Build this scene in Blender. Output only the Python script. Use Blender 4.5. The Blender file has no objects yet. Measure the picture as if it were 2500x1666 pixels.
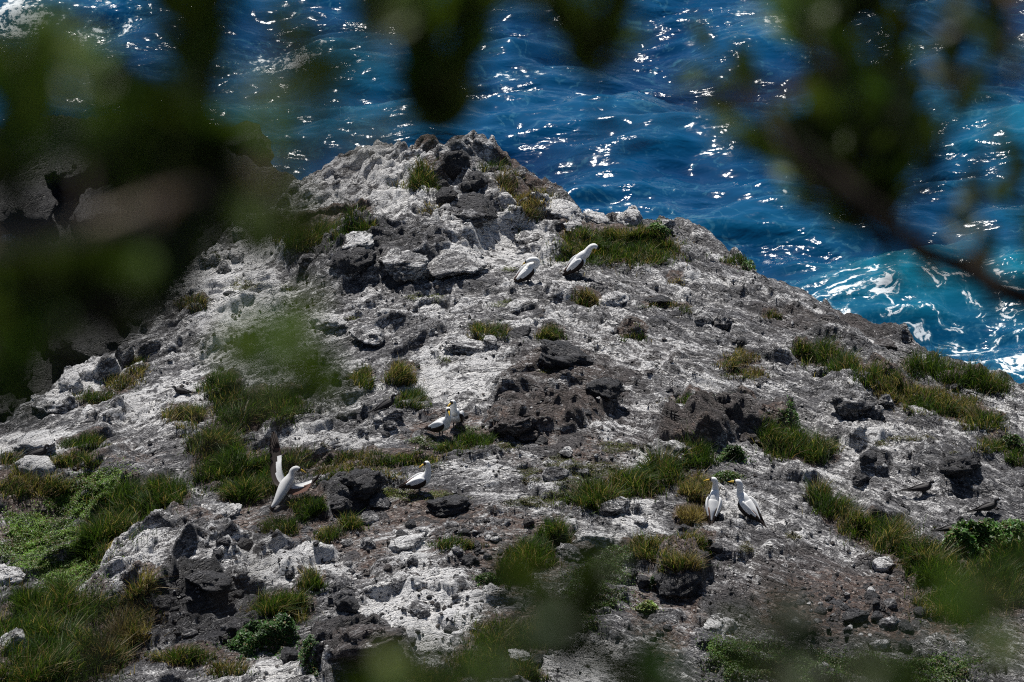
import bpy, math, random
import numpy as np
from mathutils import Vector, Matrix, Euler

# ------------------------------------------------------------------ camera, sky, sun, exposure
SC = bpy.context.scene
COL = SC.collection
R = math.radians
DEP, DIST, FPX, CX, CY = R(25.0), 62.0, 9687.0, 1250.0, 833.0
CAM = np.array([0.0, -DIST * math.cos(DEP), DIST * math.sin(DEP)])
FW = np.array([0.0, math.cos(DEP), -math.sin(DEP)])
RT = np.array([1.0, 0.0, 0.0])
UPV = np.array([0.0, math.sin(DEP), math.cos(DEP)])
cam_d = bpy.data.cameras.new('camera')
cam = bpy.data.objects.new('camera', cam_d); COL.objects.link(cam)
cam.location = CAM
cam.rotation_euler = (R(90) - DEP, 0, 0)
cam_d.sensor_width = 36.0
cam_d.lens = 36.0 * FPX / 2500.0
cam_d.clip_start = 0.05
cam_d.clip_end = 12000
cam_d.dof.use_dof = True
cam_d.dof.focus_distance = 61.0
cam_d.dof.aperture_fstop = cam_d.lens / 30.0      # 30 mm wide opening
SC.camera = cam

SUN_EL, SUN_AZ = R(60), R(-14)                    # azimuth from +y (away from camera), minus = left
sun_vec = Vector((math.sin(SUN_AZ) * math.cos(SUN_EL), math.cos(SUN_AZ) * math.cos(SUN_EL), math.sin(SUN_EL)))
W = bpy.data.worlds.new('World'); SC.world = W; W.use_nodes = True
wn = W.node_tree
bg = wn.nodes['Background']
sky = wn.nodes.new('ShaderNodeTexSky'); sky.sky_type = 'NISHITA'; sky.sun_disc = False
sky.sun_elevation = SUN_EL; sky.sun_rotation = SUN_AZ
sky.altitude = 0; sky.air_density = 1.0; sky.dust_density = 0.6; sky.ozone_density = 1.5
wn.links.new(sky.outputs[0], bg.inputs[0]); bg.inputs[1].default_value = 0.05
sl = bpy.data.lights.new('sun', 'SUN'); sl.energy = 5.0; sl.angle = R(0.53); sl.color = (1.0, 0.965, 0.91)
so = bpy.data.objects.new('sun', sl); COL.objects.link(so)
so.rotation_euler = sun_vec.to_track_quat('Z', 'Y').to_euler()
so.location = (0, 20, 60)
SC.view_settings.view_transform = 'Standard'; SC.view_settings.look = 'None'
SC.view_settings.gamma = 1.0; SC.view_settings.exposure = 0.38
SC.render.engine = 'CYCLES'
cy = SC.cycles
cy.max_bounces = 5; cy.diffuse_bounces = 2; cy.glossy_bounces = 2; cy.transmission_bounces = 2; cy.transparent_max_bounces = 4
cy.use_denoising = False
cy.filter_width = 1.15
cy.caustics_reflective = False; cy.caustics_refractive = False
cy.sample_clamp_indirect = 3.0; cy.sample_clamp_direct = 5.0

rng = np.random.default_rng(7)
random.seed(7)

# ------------------------------------------------------------------ helpers: pixels to rays
def plan(px, py, z=0.0):
    px = np.asarray(px, float); py = np.asarray(py, float)
    dx = (px - CX) / FPX; dv = (CY - py) / FPX
    d = FW[None] + dx.reshape(-1, 1) * RT + dv.reshape(-1, 1) * UPV
    t = (np.asarray(z, float).reshape(-1) - CAM[2]) / d[:, 2]
    p = CAM[None] + d * t[:, None]
    return p[:, 0], p[:, 1]

def P2(px, py, z=0.0):
    x, y = plan([px], [py], z)
    return (float(x[0]), float(y[0]))

def cpt(px, py, d):
    v = FW + (px - CX) / FPX * RT + (CY - py) / FPX * UPV
    return CAM + v * d

# ------------------------------------------------------------------ helpers: noise
def h2(ix, iy, s):
    n = ix.astype(np.uint32) * np.uint32(374761393) + iy.astype(np.uint32) * np.uint32(668265263) + np.uint32((s * 974711) & 0xFFFFFFFF)
    n = (n ^ (n >> np.uint32(13))) * np.uint32(1274126177)
    n = (n ^ (n >> np.uint32(16))) * np.uint32(2246822519)
    return ((n ^ (n >> np.uint32(15))) & np.uint32(0xFFFFFF)).astype(np.float32) * np.float32(1.0 / 0xFFFFFF)

def gn(x, y, s=0):
    x = np.asarray(x, np.float32); y = np.asarray(y, np.float32)
    ix = np.floor(x).astype(np.int32); iy = np.floor(y).astype(np.int32)
    fx = x - ix; fy = y - iy
    u = fx * fx * fx * (fx * (fx * 6 - 15) + 10); v = fy * fy * fy * (fy * (fy * 6 - 15) + 10)
    def g(a, b):
        th = h2(ix + a, iy + b, s) * np.float32(6.2831853)
        return np.cos(th) * (fx - a) + np.sin(th) * (fy - b)
    a = g(0, 0); b = g(1, 0); c = g(0, 1); d = g(1, 1)
    return (a + (b - a) * u + (c - a) * v + (a - b - c + d) * u * v) * 1.5

def fbm(x, y, o=4, s=0, gain=0.5):
    r = 0; a = 1.0; t = 0
    for i in range(o):
        r = r + a * gn(x, y, s + i * 17); t += a
        x = x * 2.03 + 5.1; y = y * 2.03 + 1.7; a *= gain
    return r / t

def ridged(x, y, o=4, s=0, gain=0.5):
    r = 0; a = 1.0; t = 0
    for i in range(o):
        r = r + a * (1 - np.abs(gn(x, y, s + i * 13)) * 2); t += a
        x = x * 2.1 + 3.3; y = y * 2.1 + 9.1; a *= gain
    return r / t

def worley(x, y, s=0):
    x = np.asarray(x, np.float32); y = np.asarray(y, np.float32)
    ix = np.floor(x).astype(np.int32); iy = np.floor(y).astype(np.int32)
    f1 = np.full(x.shape, 9.0, np.float32); f2 = f1.copy()
    bx = np.zeros(x.shape, np.float32); by = bx.copy(); cx_ = ix.copy(); cy_ = iy.copy()
    for a in (-1, 0, 1):
        for b in (-1, 0, 1):
            jx = ix + a; jy = iy + b
            dx = x - (jx + h2(jx, jy, s)); dy = y - (jy + h2(jx, jy, s + 101))
            d = np.sqrt(dx * dx + dy * dy)
            m = d < f1
            f2 = np.where(m, f1, np.minimum(f2, d))
            np.copyto(bx, dx, where=m); np.copyto(by, dy, where=m); np.copyto(cx_, jx, where=m); np.copyto(cy_, jy, where=m)
            f1 = np.where(m, d, f1)
    return f1, f2, bx, by, h2(cx_, cy_, s + 202), h2(cx_, cy_, s + 303)

def sstep(a, b, x):
    t = np.clip((x - a) / (b - a), 0, 1)
    return t * t * (3 - 2 * t)

def poly_sd(x, y, poly):
    """signed distance, positive inside"""
    d = np.full(x.shape, 1e9, np.float32); ins = np.zeros(x.shape, bool)
    n = len(poly)
    for i in range(n):
        ax, ay = poly[i]; bx, by = poly[(i + 1) % n]
        ex, ey = bx - ax, by - ay
        wx, wy = x - ax, y - ay
        t = np.clip((wx * ex + wy * ey) / (ex * ex + ey * ey + 1e-12), 0, 1)
        d = np.minimum(d, (wx - ex * t) ** 2 + (wy - ey * t) ** 2)
        c = (ay > y) != (by > y)
        with np.errstate(divide='ignore', invalid='ignore'):
            xi = ax + (y - ay) / (ey if ey != 0 else 1e-12) * ex
        ins ^= c & (x < xi)
    d = np.sqrt(d)
    return np.where(ins, d, -d)

# ------------------------------------------------------------------ helpers: meshes, objects, labels
def mesh_np(name, V, F, smooth=True, mats=(), mi=None, cols=None, flat=False):
    """V (n,3), F (m,3|4) int array"""
    V = np.asarray(V, np.float32); F = np.asarray(F, np.int32)
    me = bpy.data.meshes.new(name)
    k = F.shape[1]
    me.vertices.add(len(V)); me.vertices.foreach_set('co', V.ravel())
    me.loops.add(F.size); me.loops.foreach_set('vertex_index', F.ravel())
    me.polygons.add(len(F)); me.polygons.foreach_set('loop_start', np.arange(0, F.size, k, dtype=np.int32))
    for m in mats: me.materials.append(m)
    if mi is not None: me.polygons.foreach_set('material_index', np.asarray(mi, np.int32))
    me.polygons.foreach_set('use_smooth', np.full(len(F), bool(smooth)))
    if cols is not None:
        for nm, arr in cols.items():
            at_ = me.attributes.new(nm, 'FLOAT_COLOR', 'POINT')
            at_.data.foreach_set('color', np.asarray(arr, np.float32).ravel())
    me.update(calc_edges=True)
    return me

def obj(name, me, parent=None, loc=None, rot=None, scale=None):
    o = bpy.data.objects.new(name, me); COL.objects.link(o)
    if parent is not None: o.parent = parent
    if loc is not None: o.location = loc
    if rot is not None: o.rotation_euler = rot
    if scale is not None: o.scale = scale
    return o

def tag(o, label=None, cat=None, group=None, kind=None):
    if label: o['label'] = label
    if cat: o['category'] = cat
    if group: o['group'] = group
    if kind: o['kind'] = kind
    return o

def pyl(verts, faces, name, mats, mi=None, smooth=True):
    me = bpy.data.meshes.new(name); me.from_pydata([tuple(map(float, v)) for v in verts], [], faces)
    for m in mats: me.materials.append(m)
    if mi is not None: me.polygons.foreach_set('material_index', mi)
    me.polygons.foreach_set('use_smooth', [smooth] * len(me.polygons))
    me.update()
    return me

# ------------------------------------------------------------------ materials
class NT:
    def __init__(s, name):
        s.m = bpy.data.materials.new(name); s.m.use_nodes = True
        s.t = s.m.node_tree; s.b = s.t.nodes['Principled BSDF']
    def n(s, typ, **kw):
        nd = s.t.nodes.new('ShaderNode' + typ)
        for k, v in kw.items(): setattr(nd, k, v)
        return nd
    def l(s, a, b): s.t.links.new(a, b)
    def val(s, sock, v):
        if hasattr(v, 'is_linked') or hasattr(v, 'links'): s.l(v, sock)
        else: sock.default_value = v
    def math(s, op, a, b=0.0, c=None, clamp=False):
        nd = s.n('Math', operation=op); nd.use_clamp = clamp
        s.val(nd.inputs[0], a); s.val(nd.inputs[1], b)
        if c is not None: s.val(nd.inputs[2], c)
        return nd.outputs[0]
    def mix(s, f, a, b, mode='MIX'):
        nd = s.n('Mix'); nd.data_type = 'RGBA'; nd.blend_type = mode
        s.val(nd.inputs[0], f)
        for i, v in ((6, a), (7, b)):
            if isinstance(v, tuple): nd.inputs[i].default_value = (*v, 1.0)
            else: s.l(v, nd.inputs[i])
        return nd.outputs[2]
    def noise(s, vec, scale, detail=5.0, rough=0.55, dist=0.0):
        nd = s.n('TexNoise'); nd.inputs['Scale'].default_value = scale
        nd.inputs['Detail'].default_value = detail; nd.inputs['Roughness'].default_value = rough
        nd.inputs['Distortion'].default_value = dist
        s.l(vec, nd.inputs['Vector'])
        return nd.outputs[0]
    def ramp(s, f, a, b):
        nd = s.n('MapRange'); nd.interpolation_type = 'SMOOTHSTEP'
        s.val(nd.inputs[0], f); nd.inputs[1].default_value = a; nd.inputs[2].default_value = b
        return nd.outputs[0]
    def mapping(s, vec, rot=(0, 0, 0), scale=(1, 1, 1), loc=(0, 0, 0)):
        nd = s.n('Mapping'); nd.inputs['Rotation'].default_value = rot; nd.inputs['Scale'].default_value = scale
        nd.inputs['Location'].default_value = loc
        s.l(vec, nd.inputs['Vector']); return nd.outputs[0]

def simple(name, col, rough=0.7, spec=0.3, var=0.0):
    k = NT(name); k.b.inputs['Base Color'].default_value = (*col, 1)
    k.b.inputs['Roughness'].default_value = rough; k.b.inputs['Specular IOR Level'].default_value = spec
    if var:
        g = k.n('NewGeometry').outputs['Position']
        nz = k.noise(g, 60.0, 3)
        c = k.mix(nz, tuple(x * (1 - var) for x in col), tuple(min(1, x * (1 + var)) for x in col))
        k.l(c, k.b.inputs['Base Color'])
    return k.m

def rock_mat(name, terrain=False, guano=0.0, dark=0.0, brown=0.0, soil=0.0):
    """grey lava rock, streaked with white bird lime; terrain reads where each lies from its painted map"""
    k = NT(name)
    pos = k.n('NewGeometry').outputs['Position']
    if terrain:
        a = k.n('Attribute', attribute_name='cover'); sp = k.n('SeparateColor'); k.l(a.outputs['Color'], sp.inputs[0])
        G, S, D = sp.outputs[0], sp.outputs[1], sp.outputs[2]; B = a.outputs['Alpha']
    else:
        G, S, D, B = guano * 0.5 + 0.5, soil, dark, brown
    sx = k.n('SeparateXYZ'); k.l(pos, sx.inputs[0])
    bend = k.math('SQRT', k.math('ADD', k.math('MULTIPLY', sx.outputs[0], sx.outputs[0]), 4.0))
    cb = k.n('CombineXYZ'); k.l(k.math('MULTIPLY', sx.outputs[0], 0.48), cb.inputs[0])
    k.l(k.math('MULTIPLY', k.math('ADD', sx.outputs[1], k.math('MULTIPLY', bend, 0.8)), 1.5), cb.inputs[1]); k.l(k.math('MULTIPLY', sx.outputs[2], 1.8), cb.inputs[2])
    st = cb.outputs[0]
    n1 = k.noise(st, 1.5, 8, 0.66, 0.6)
    n2 = k.noise(st, 5.5, 8, 0.72, 0.5)
    n3 = k.noise(pos, 24.0, 6, 0.72)
    n4 = k.noise(pos, 85.0, 3, 0.65)
    # bare rock
    lum = k.math('ADD', k.math('MULTIPLY', n2, 0.5), k.math('MULTIPLY', n3, 0.5))
    lum = k.ramp(lum, 0.36, 0.64)
    c = k.mix(lum, (0.021, 0.021, 0.025), (0.140, 0.137, 0.148))
    brownc = k.mix(lum, (0.030, 0.022, 0.020), (0.13, 0.098, 0.086))
    c = k.mix(B, c, brownc)
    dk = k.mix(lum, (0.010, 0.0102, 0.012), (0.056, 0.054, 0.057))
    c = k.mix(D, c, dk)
    vp = k.n('TexVoronoi'); vp.inputs['Scale'].default_value = 26.0; k.l(pos, vp.inputs['Vector'])
    vs_ = k.n('SeparateColor'); k.l(vp.outputs['Color'], vs_.inputs[0])
    soilc = k.mix(k.ramp(n4, 0.35, 0.7), (0.050, 0.030, 0.023), (0.20, 0.135, 0.11))
    soilc = k.mix(k.ramp(n2, 0.45, 0.62), soilc, (0.075, 0.060, 0.054))
    soilc = k.mix(k.ramp(vs_.outputs[0], 0.66, 0.72), soilc, k.mix(vs_.outputs[1], (0.03, 0.027, 0.027), (0.34, 0.28, 0.25)))
    sf = k.ramp(k.math('ADD', k.math('MULTIPLY', S, 1.0), k.math('MULTIPLY', k.math('SUBTRACT', n2, 0.5), 1.3)), 0.36, 0.52)
    c = k.mix(sf, c, soilc)
    # bird lime: washes, then splashes and runs
    gsum = k.math('ADD', k.math('MULTIPLY', n1, 0.50), k.math('MULTIPLY', n2, 0.50))
    gsum = k.math('ADD', gsum, k.math('MULTIPLY', k.math('SUBTRACT', n3, 0.5), 0.26))
    gsum = k.math('ADD', gsum, k.math('MULTIPLY', k.math('SUBTRACT', G, 0.485), 0.52))
    wash = k.ramp(gsum, 0.44, 0.55)
    thick = k.ramp(gsum, 0.546, 0.588)
    vein = k.math('ABSOLUTE', k.math('SUBTRACT', k.noise(k.mapping(st, scale=(1.2, 1.0, 1), loc=(3, 1, 0)), 2.4, 6, 0.62, 1.2), 0.5))
    vein = k.math('MULTIPLY', k.ramp(vein, 0.018, 0.005), k.ramp(n2, 0.42, 0.54))
    vein = k.math('MULTIPLY', vein, k.ramp(G, 0.2, 0.45))
    fl = k.ramp(k.noise(pos, 13.0, 4, 0.75, 0.6), 0.63, 0.66)
    fl = k.math('MULTIPLY', fl, k.ramp(G, 0.1, 0.4))
    c = k.mix(k.math('MULTIPLY', wash, 0.72), c, k.mix(k.ramp(n3, 0.32, 0.68), (0.115, 0.112, 0.118), (0.36, 0.352, 0.355)))
    wh = k.mix(k.ramp(n3, 0.3, 0.7), (0.55, 0.545, 0.55), (0.90, 0.89, 0.88))
    w2 = k.math('MAXIMUM', k.math('MULTIPLY', thick, 0.95), k.math('MAXIMUM', k.math('MULTIPLY', vein, 0.85), k.math('MULTIPLY', fl, 0.7)))
    c = k.mix(w2, c, wh)
    k.l(c, k.b.inputs['Base Color'])
    k.b.inputs['Roughness'].default_value = 0.62
    k.b.inputs['Specular IOR Level'].default_value = 0.35
    bsum = k.math('ADD', k.math('MULTIPLY', n3, 1.0), k.math('MULTIPLY', n4, 0.45))
    bsum = k.math('ADD', bsum, k.math('MULTIPLY', n2, 1.3))
    cwn = k.n('VectorMath', operation='ADD'); cws = k.n('VectorMath', operation='SCALE'); cwt = k.n('TexNoise'); cwt.inputs['Scale'].default_value = 3.0; cwt.inputs['Detail'].default_value = 4
    k.l(st, cwt.inputs['Vector']); k.l(cwt.outputs['Color'], cws.inputs[0]); cws.inputs['Scale'].default_value = 0.55; k.l(st, cwn.inputs[0]); k.l(cws.outputs[0], cwn.inputs[1])
    for csc, cam_ in ((2.2, 1.5), (6.0, 0.8)):
        cv = k.n('TexVoronoi', feature='DISTANCE_TO_EDGE'); cv.inputs['Scale'].default_value = csc; k.l(cwn.outputs[0], cv.inputs['Vector'])
        bsum = k.math('ADD', bsum, k.math('MULTIPLY', k.ramp(cv.outputs['Distance'], 0.0, 0.045), cam_))
    bp = k.n('Bump'); bp.inputs['Strength'].default_value = 1.0; bp.inputs['Distance'].default_value = 0.06
    k.l(bsum, bp.inputs['Height']); k.l(bp.outputs[0], k.b.inputs['Normal'])
    return k.m

def leafy(name, transl=0.35, rough=0.5, gain=1.0):
    """leaf or blade: takes its own colour from the blade, lets some light through"""
    k = NT(name)
    a = k.n('Attribute', attribute_name='tint')
    k.l(a.outputs['Color'], k.b.inputs['Base Color'])
    k.b.inputs['Roughness'].default_value = rough; k.b.inputs['Specular IOR Level'].default_value = 0.28
    tr = k.n('BsdfTranslucent')
    k.l(k.mix(1.0, a.outputs['Color'], (1.3, 1.35, 0.6), 'MULTIPLY'), tr.inputs[0])
    mx = k.n('MixShader'); mx.inputs[0].default_value = transl
    k.l(k.b.outputs[0], mx.inputs[1]); k.l(tr.outputs[0], mx.inputs[2])
    k.l(mx.outputs[0], k.t.nodes['Material Output'].inputs[0])
    return k.m

M_TERR = rock_mat('lava_ground', terrain=True)
M_ROCK = {
    'dark': rock_mat('dark_lava', guano=-0.60, dark=0.6),
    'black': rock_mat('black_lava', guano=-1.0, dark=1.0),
    'grey': rock_mat('grey_lava', guano=-0.08, dark=0.1),
    'white': rock_mat('limed_rock', guano=0.42),
    'mid': rock_mat('streaked_rock', guano=0.16, dark=0.25),
    'brown': rock_mat('brown_lava', guano=-0.4, brown=0.8, dark=0.25),
}
M_GRASS = leafy('grass_blades', 0.38, 0.5)
M_HERB = leafy('herb_leaves', 0.28, 0.42)
M_LEAF = leafy('shrub_leaves', 0.30, 0.5)
M_WOOD = simple('pale_bark', (0.20, 0.165, 0.125), 0.85, 0.15, 0.35)
M_WOODD = simple('dark_bark', (0.026, 0.019, 0.015), 0.85, 0.15, 0.35)
M_WHITE = simple('white_feathers', (0.74, 0.74, 0.735), 0.75, 0.15, 0.10)
M_BLACK = simple('blackish_feathers', (0.022, 0.015, 0.013), 0.65, 0.2, 0.3)
M_BROWNF = simple('brown_feathers', (0.11, 0.055, 0.04), 0.7, 0.2, 0.3)
M_YEL = simple('yellow_bill', (0.62, 0.40, 0.045), 0.45, 0.3)
M_MASK = simple('face_skin', (0.012, 0.012, 0.016), 0.6, 0.2)
M_LEG = simple('grey_legs', (0.09, 0.095, 0.10), 0.6, 0.3)
M_TERN = simple('sooty_feathers', (0.016, 0.014, 0.015), 0.6, 0.25, 0.3)
M_TCAP = simple('pale_feathers', (0.55, 0.55, 0.57), 0.7, 0.2)

# ------------------------------------------------------------------ the headland: one height map
HW0 = 1250.0 / FPX
def halfw(y):
    s = (y - CAM[1]) * math.cos(DEP) + CAM[2] * math.sin(DEP)
    return np.maximum(s * HW0, 6.3)
uu = np.concatenate([np.linspace(-1.75, -1.06, 28, endpoint=False), np.linspace(-1.06, 1.06, 860), np.linspace(1.06, 1.75, 29)[1:]])
yy = np.concatenate([np.linspace(-60, -11.6, 70, endpoint=False), np.linspace(-11.6, 7.5, 655, endpoint=False), np.linspace(7.5, 18, 150)])
UU, YY = np.meshgrid(uu, yy)
GX = (UU * halfw(YY)).astype(np.float32); GY = YY.astype(np.float32)

edge = [(-14, -62), (-13, -8)] + [P2(*q) for q in [
    (-250, 1240), (0, 1075), (100, 1000), (200, 925), (300, 880), (400, 800), (455, 690), (540, 610), (620, 540),
    (700, 490, .15), (760, 430, .3), (840, 385, .5), (930, 372, .65), (1060, 362, .75), (1200, 362, .6), (1270, 440, .35),
    (1380, 500, .15), (1480, 538, .05), (1650, 552), (1740, 610), (1840, 665), (1930, 705), (2020, 765), (2150, 825), (2220, 862),
    (2330, 900), (2420, 925), (2520, 955), (2800, 1090)]] + [(14, -8), (14, -62)]

def terrain(x, y):
    Z = np.zeros_like(x)
    jag = 0.16 * fbm(x * 1.3, y * 1.3, 4, 5) + 0.05 * fbm(x * 6, y * 6, 3, 6)
    sd0 = poly_sd(x, y, edge); sd = sd0 + jag
    inn = sd > 0
    # broad shape
    Z += 0.10 * fbm(x * 0.35, y * 0.35, 3, 11)
    rough = 0.75 + 0.55 * fbm(x * 0.5, y * 0.5, 3, 12)
    NZ1 = 0.28 * fbm(x * 2.2, y * 2.2, 3, 21)
    NZ2 = 0.12 * fbm(x * 2.5, y * 2.5, 3, 31) + 0.03 * fbm(x * 9, y * 9, 2, 32)
    NZ3 = 0.8 + 0.35 * fbm(x * 1.5, y * 1.5, 3, 33)
    def ell(px, py, rx, ry, v, soft=0.5):
        cx_, cy_ = P2(px, py)
        ax = rx / 156.0; ay = ry / 156.0 / 0.42
        q = np.sqrt(((x - cx_) / ax) ** 2 + ((y - cy_) / ay) ** 2) + NZ1
        return v * sstep(1.0 + soft, 1.0 - soft, q)
    def block(pts, h, soft=0.22, tilt=(0, 0)):
        nonlocal Z, rough
        pl = [P2(*q) for q in pts]
        s_ = poly_sd(x, y, pl) + NZ2
        m = sstep(-soft * 0.25, soft, s_)
        Z += h * m * NZ3
        rough += 0.35 * m
        return m
    # raised summit ground and the rock masses that stand proud of the slope
    mA = block([(690, 665), (760, 712), (900, 725), (1010, 712), (1100, 682), (1180, 640), (1230, 600), (1400, 560), (1420, 500), (1250, 400), (900, 360), (690, 480), (600, 610)], 0.34, 0.3)
    block([(760, 690), (880, 712), (1000, 706), (1100, 676), (1175, 632), (1190, 590), (1090, 580), (960, 600), (840, 610), (770, 640)], 0.22, 0.28)
    block([(880, 560), (1000, 590), (1180, 560), (1260, 520), (1290, 470), (1200, 400), (900, 370), (760, 470)], 0.34, 0.8)
    block([(960, 490), (1180, 500), (1250, 450), (1200, 400), (950, 390)], 0.2, 0.6)
    mB = block([(1182, 1055), (1230, 1085), (1400, 1070), (1500, 1015), (1520, 940), (1440, 890), (1300, 880), (1205, 950)], 0.26, 0.2)
    mC = block([(1590, 1100), (1640, 1122), (1760, 1112), (1870, 1085), (1950, 1060), (1930, 1010), (1800, 1000), (1620, 1040)], 0.34, 0.16)
    block([(2000, 1010), (2060, 1035), (2130, 1040), (2150, 1000), (2130, 950), (2040, 935), (1990, 960)], 0.26, 0.3)
    mF = block([(165, 1465), (280, 1480), (420, 1500), (560, 1470), (620, 1400), (560, 1290), (420, 1255), (330, 1300), (250, 1370)], 0.26, 0.25)
    mG = block([(370, 1500), (450, 1512), (540, 1490), (560, 1455), (500, 1430), (400, 1440)], 0.26, 0.14)
    mH = block([(720, 1650), (850, 1668), (1000, 1650), (1020, 1590), (920, 1550), (760, 1560)], 0.36, 0.16)
    mI = block([(1590, 1420), (1640, 1460), (1710, 1450), (1740, 1410), (1700, 1370), (1610, 1375)], 0.36, 0.12)
    mJ = block([(2210, 1170), (2300, 1215), (2380, 1225), (2420, 1180), (2360, 1120), (2250, 1110)], 0.24, 0.22)
    mK = block([(2080, 1150), (2120, 1175), (2170, 1165), (2180, 1130), (2110, 1115)], 0.18, 0.12)
    mE = block([(770, 1215), (850, 1250), (930, 1240), (930, 1195), (860, 1180)], 0.18, 0.12)
    mL = block([(1690, 1530), (1760, 1560), (1840, 1530), (1850, 1470), (1780, 1440), (1700, 1470)], 0.16, 0.2)
    block([(1960, 830), (2050, 880), (2150, 880), (2100, 820), (2000, 790)], 0.14, 0.25)
    # hollow with the herb mat at the left, and a gully for the right-hand grass
    Z -= ell(110, 1320, 150, 120, 0.30, 0.6) + ell(560, 1130, 170, 70, 0.12, 0.6) + ell(2180, 1340, 150, 60, 0.10, 0.5)
    soil = np.clip(ell(1090, 1065, 120, 45, 1) + ell(620, 1280, 190, 45, 0.8) + ell(1150, 1300, 260, 55, 0.75) + ell(1400, 1120, 200, 60, 0.6)
        + ell(880, 1360, 130, 55, 0.9) + ell(1260, 1430, 150, 90, 0.65) + ell(1620, 1500, 90, 110, 0.65) + ell(2090, 1480, 230, 75, 0.85)
        + ell(1460, 1010, 90, 40, 0.4) + ell(40, 1260, 80, 30, 0.9) + ell(310, 1120, 130, 40, 0.5) + ell(900, 1560, 60, 40, 0.3)
        + ell(1000, 1230, 130, 45, 0.5) + ell(2250, 1010, 130, 60, 0.4) + ell(1690, 1290, 60, 40, 0.5) + ell(1300, 930, 120, 40, 0.4)
        + ell(1150, 1580, 130, 60, 0.6) + ell(700, 1570, 90, 60, 0.4) + ell(2430, 1550, 120, 70, 0.5), 0, 1)
    dark = np.clip(ell(900, 650, 190, 45, 0.6) + 0.12 * mB + 0.35 * mC + 0.6 * mG + 0.6 * mH + 0.7 * mI + 0.5 * mJ + 0.6 * mK + 0.6 * mE + 0.5 * mL
        + ell(1090, 1240, 60, 40, 0.6) + ell(560, 1500, 160, 70, 0.35) + ell(2100, 1500, 200, 60, 0.4) + ell(2080, 790, 150, 35, 0.35) + ell(1790, 830, 160, 60, 0.15), 0, 1)
    brown = np.clip(0.7 * mB + 0.65 * mC + 0.6 * mH + 0.4 * mI + ell(2060, 780, 200, 40, 0.7) + ell(1500, 1080, 240, 90, 0.4) + ell(2080, 1470, 260, 100, 0.7)
        + ell(1420, 900, 250, 70, 0.5) + ell(1050, 1330, 200, 90, 0.5) + ell(1800, 1400, 180, 80, 0.2), 0, 1)
    gua = (ell(1000, 555, 200, 75, 0.36) + ell(840, 470, 130, 60, 0.42) + ell(1250, 620, 160, 55, 0.32) + ell(1230, 735, 420, 70, 0.10) + ell(1640, 900, 330, 100, 0.16)
        + ell(570, 700, 120, 110, 0.55) + ell(1130, 930, 130, 80, 0.38) + ell(1040, 1490, 120, 90, 0.85) + ell(690, 1395, 140, 38, 0.75) + ell(300, 1430, 130, 80, 0.35)
        + ell(1000, 1330, 60, 40, 0.6) + ell(1510, 1265, 90, 45, 0.45) + ell(1260, 1190, 130, 70, 0.26) + ell(2180, 1130, 230, 100, 0.22) + ell(1960, 1370, 160, 60, 0.14)
        + ell(800, 1085, 120, 30, 0.45) + ell(430, 1000, 180, 60, 0.35) + ell(200, 910, 150, 70, 0.5) + ell(70, 1085, 90, 40, 0.6) + ell(600, 880, 200, 80, 0.25)
        + ell(1760, 1250, 70, 60, 0.25) + ell(1830, 1260, 60, 40, 0.3) + ell(1300, 840, 250, 50, 0.08) + ell(1800, 720, 250, 80, 0.06) + ell(650, 1640, 120, 30, 0.5) + ell(1360, 1620, 150, 40, 0.5)
        + ell(1500, 1060, 60, 30, 0.3) + ell(1580, 1130, 60, 20, 0.5) + ell(2400, 1000, 90, 60, 0.3))
    gua = gua - 0.07 * sstep(-1.0, -5.0, y) - 0.75 * dark - 0.30 * brown - 0.16 * soil + 0.16 * fbm(x * 0.8, y * 0.8, 3, 41)
    # grassy earth under the big patches is set later through the soil channel
    # broken rock relief
    wx = x + 0.22 * fbm(x * 1.4, y * 1.4, 3, 51); wy = y + 0.22 * fbm(x * 1.4 + 7, y * 1.4, 3, 52)
    a = wx * 0.62; b = (wy + 0.8 * np.sqrt(wx * wx + 4.0)) * 1.25
    rk = 0.86 * np.clip(rough, 0.4, 1.35) * (1 - 0.6 * soil)
    Z += rk * 0.10 * ridged(a * 0.6, b * 0.6, 4, 61)
    for sc_, amp, sdn in ((1.3, 0.16, 71), (3.1, 0.11, 72), (7.5, 0.052, 73), (17.0, 0.018, 74)):
        f1, f2, bx, by, i1, i2 = worley(a * sc_, b * sc_, sdn)
        ch = (i1 - 0.5) * 1.1 + (i2 - 0.5) * bx * 2.0 + (h2(np.floor(i1 * 9999).astype(np.int32), np.floor(i2 * 9999).astype(np.int32), 3) - 0.68) * by * 2.2
        eg = sstep(0.0, 0.16, f2 - f1)
        ch = ch * eg - 0.30 * sstep(0.09, 0.0, f2 - f1)
        k = sstep(-0.3, 0.3, fbm(x * 0.9 + sdn, y * 0.9, 3, 80 + sdn)) * 0.85 + 0.3
        Z += rk * amp * ch * k
    # ledges: the rock breaks into steps along its bedding
    for sc_, amp, sdn in ((0.95, 0.20, 271), (2.3, 0.11, 272), (5.2, 0.046, 273)):
        ph = b * sc_ + 1.1 * fbm(a * sc_ * 0.9, b * sc_ * 0.5, 4, sdn, 0.55) + a * 0.25
        fr = ph - np.floor(ph)
        saw = np.where(fr > 0.86, (fr - 0.86) / 0.14, 1 - fr / 0.86)
        mk = sstep(-0.12, 0.25, fbm(x * 0.8 + sdn, y * 0.8, 3, sdn + 5))
        Z += rk * amp * saw * mk
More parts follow.
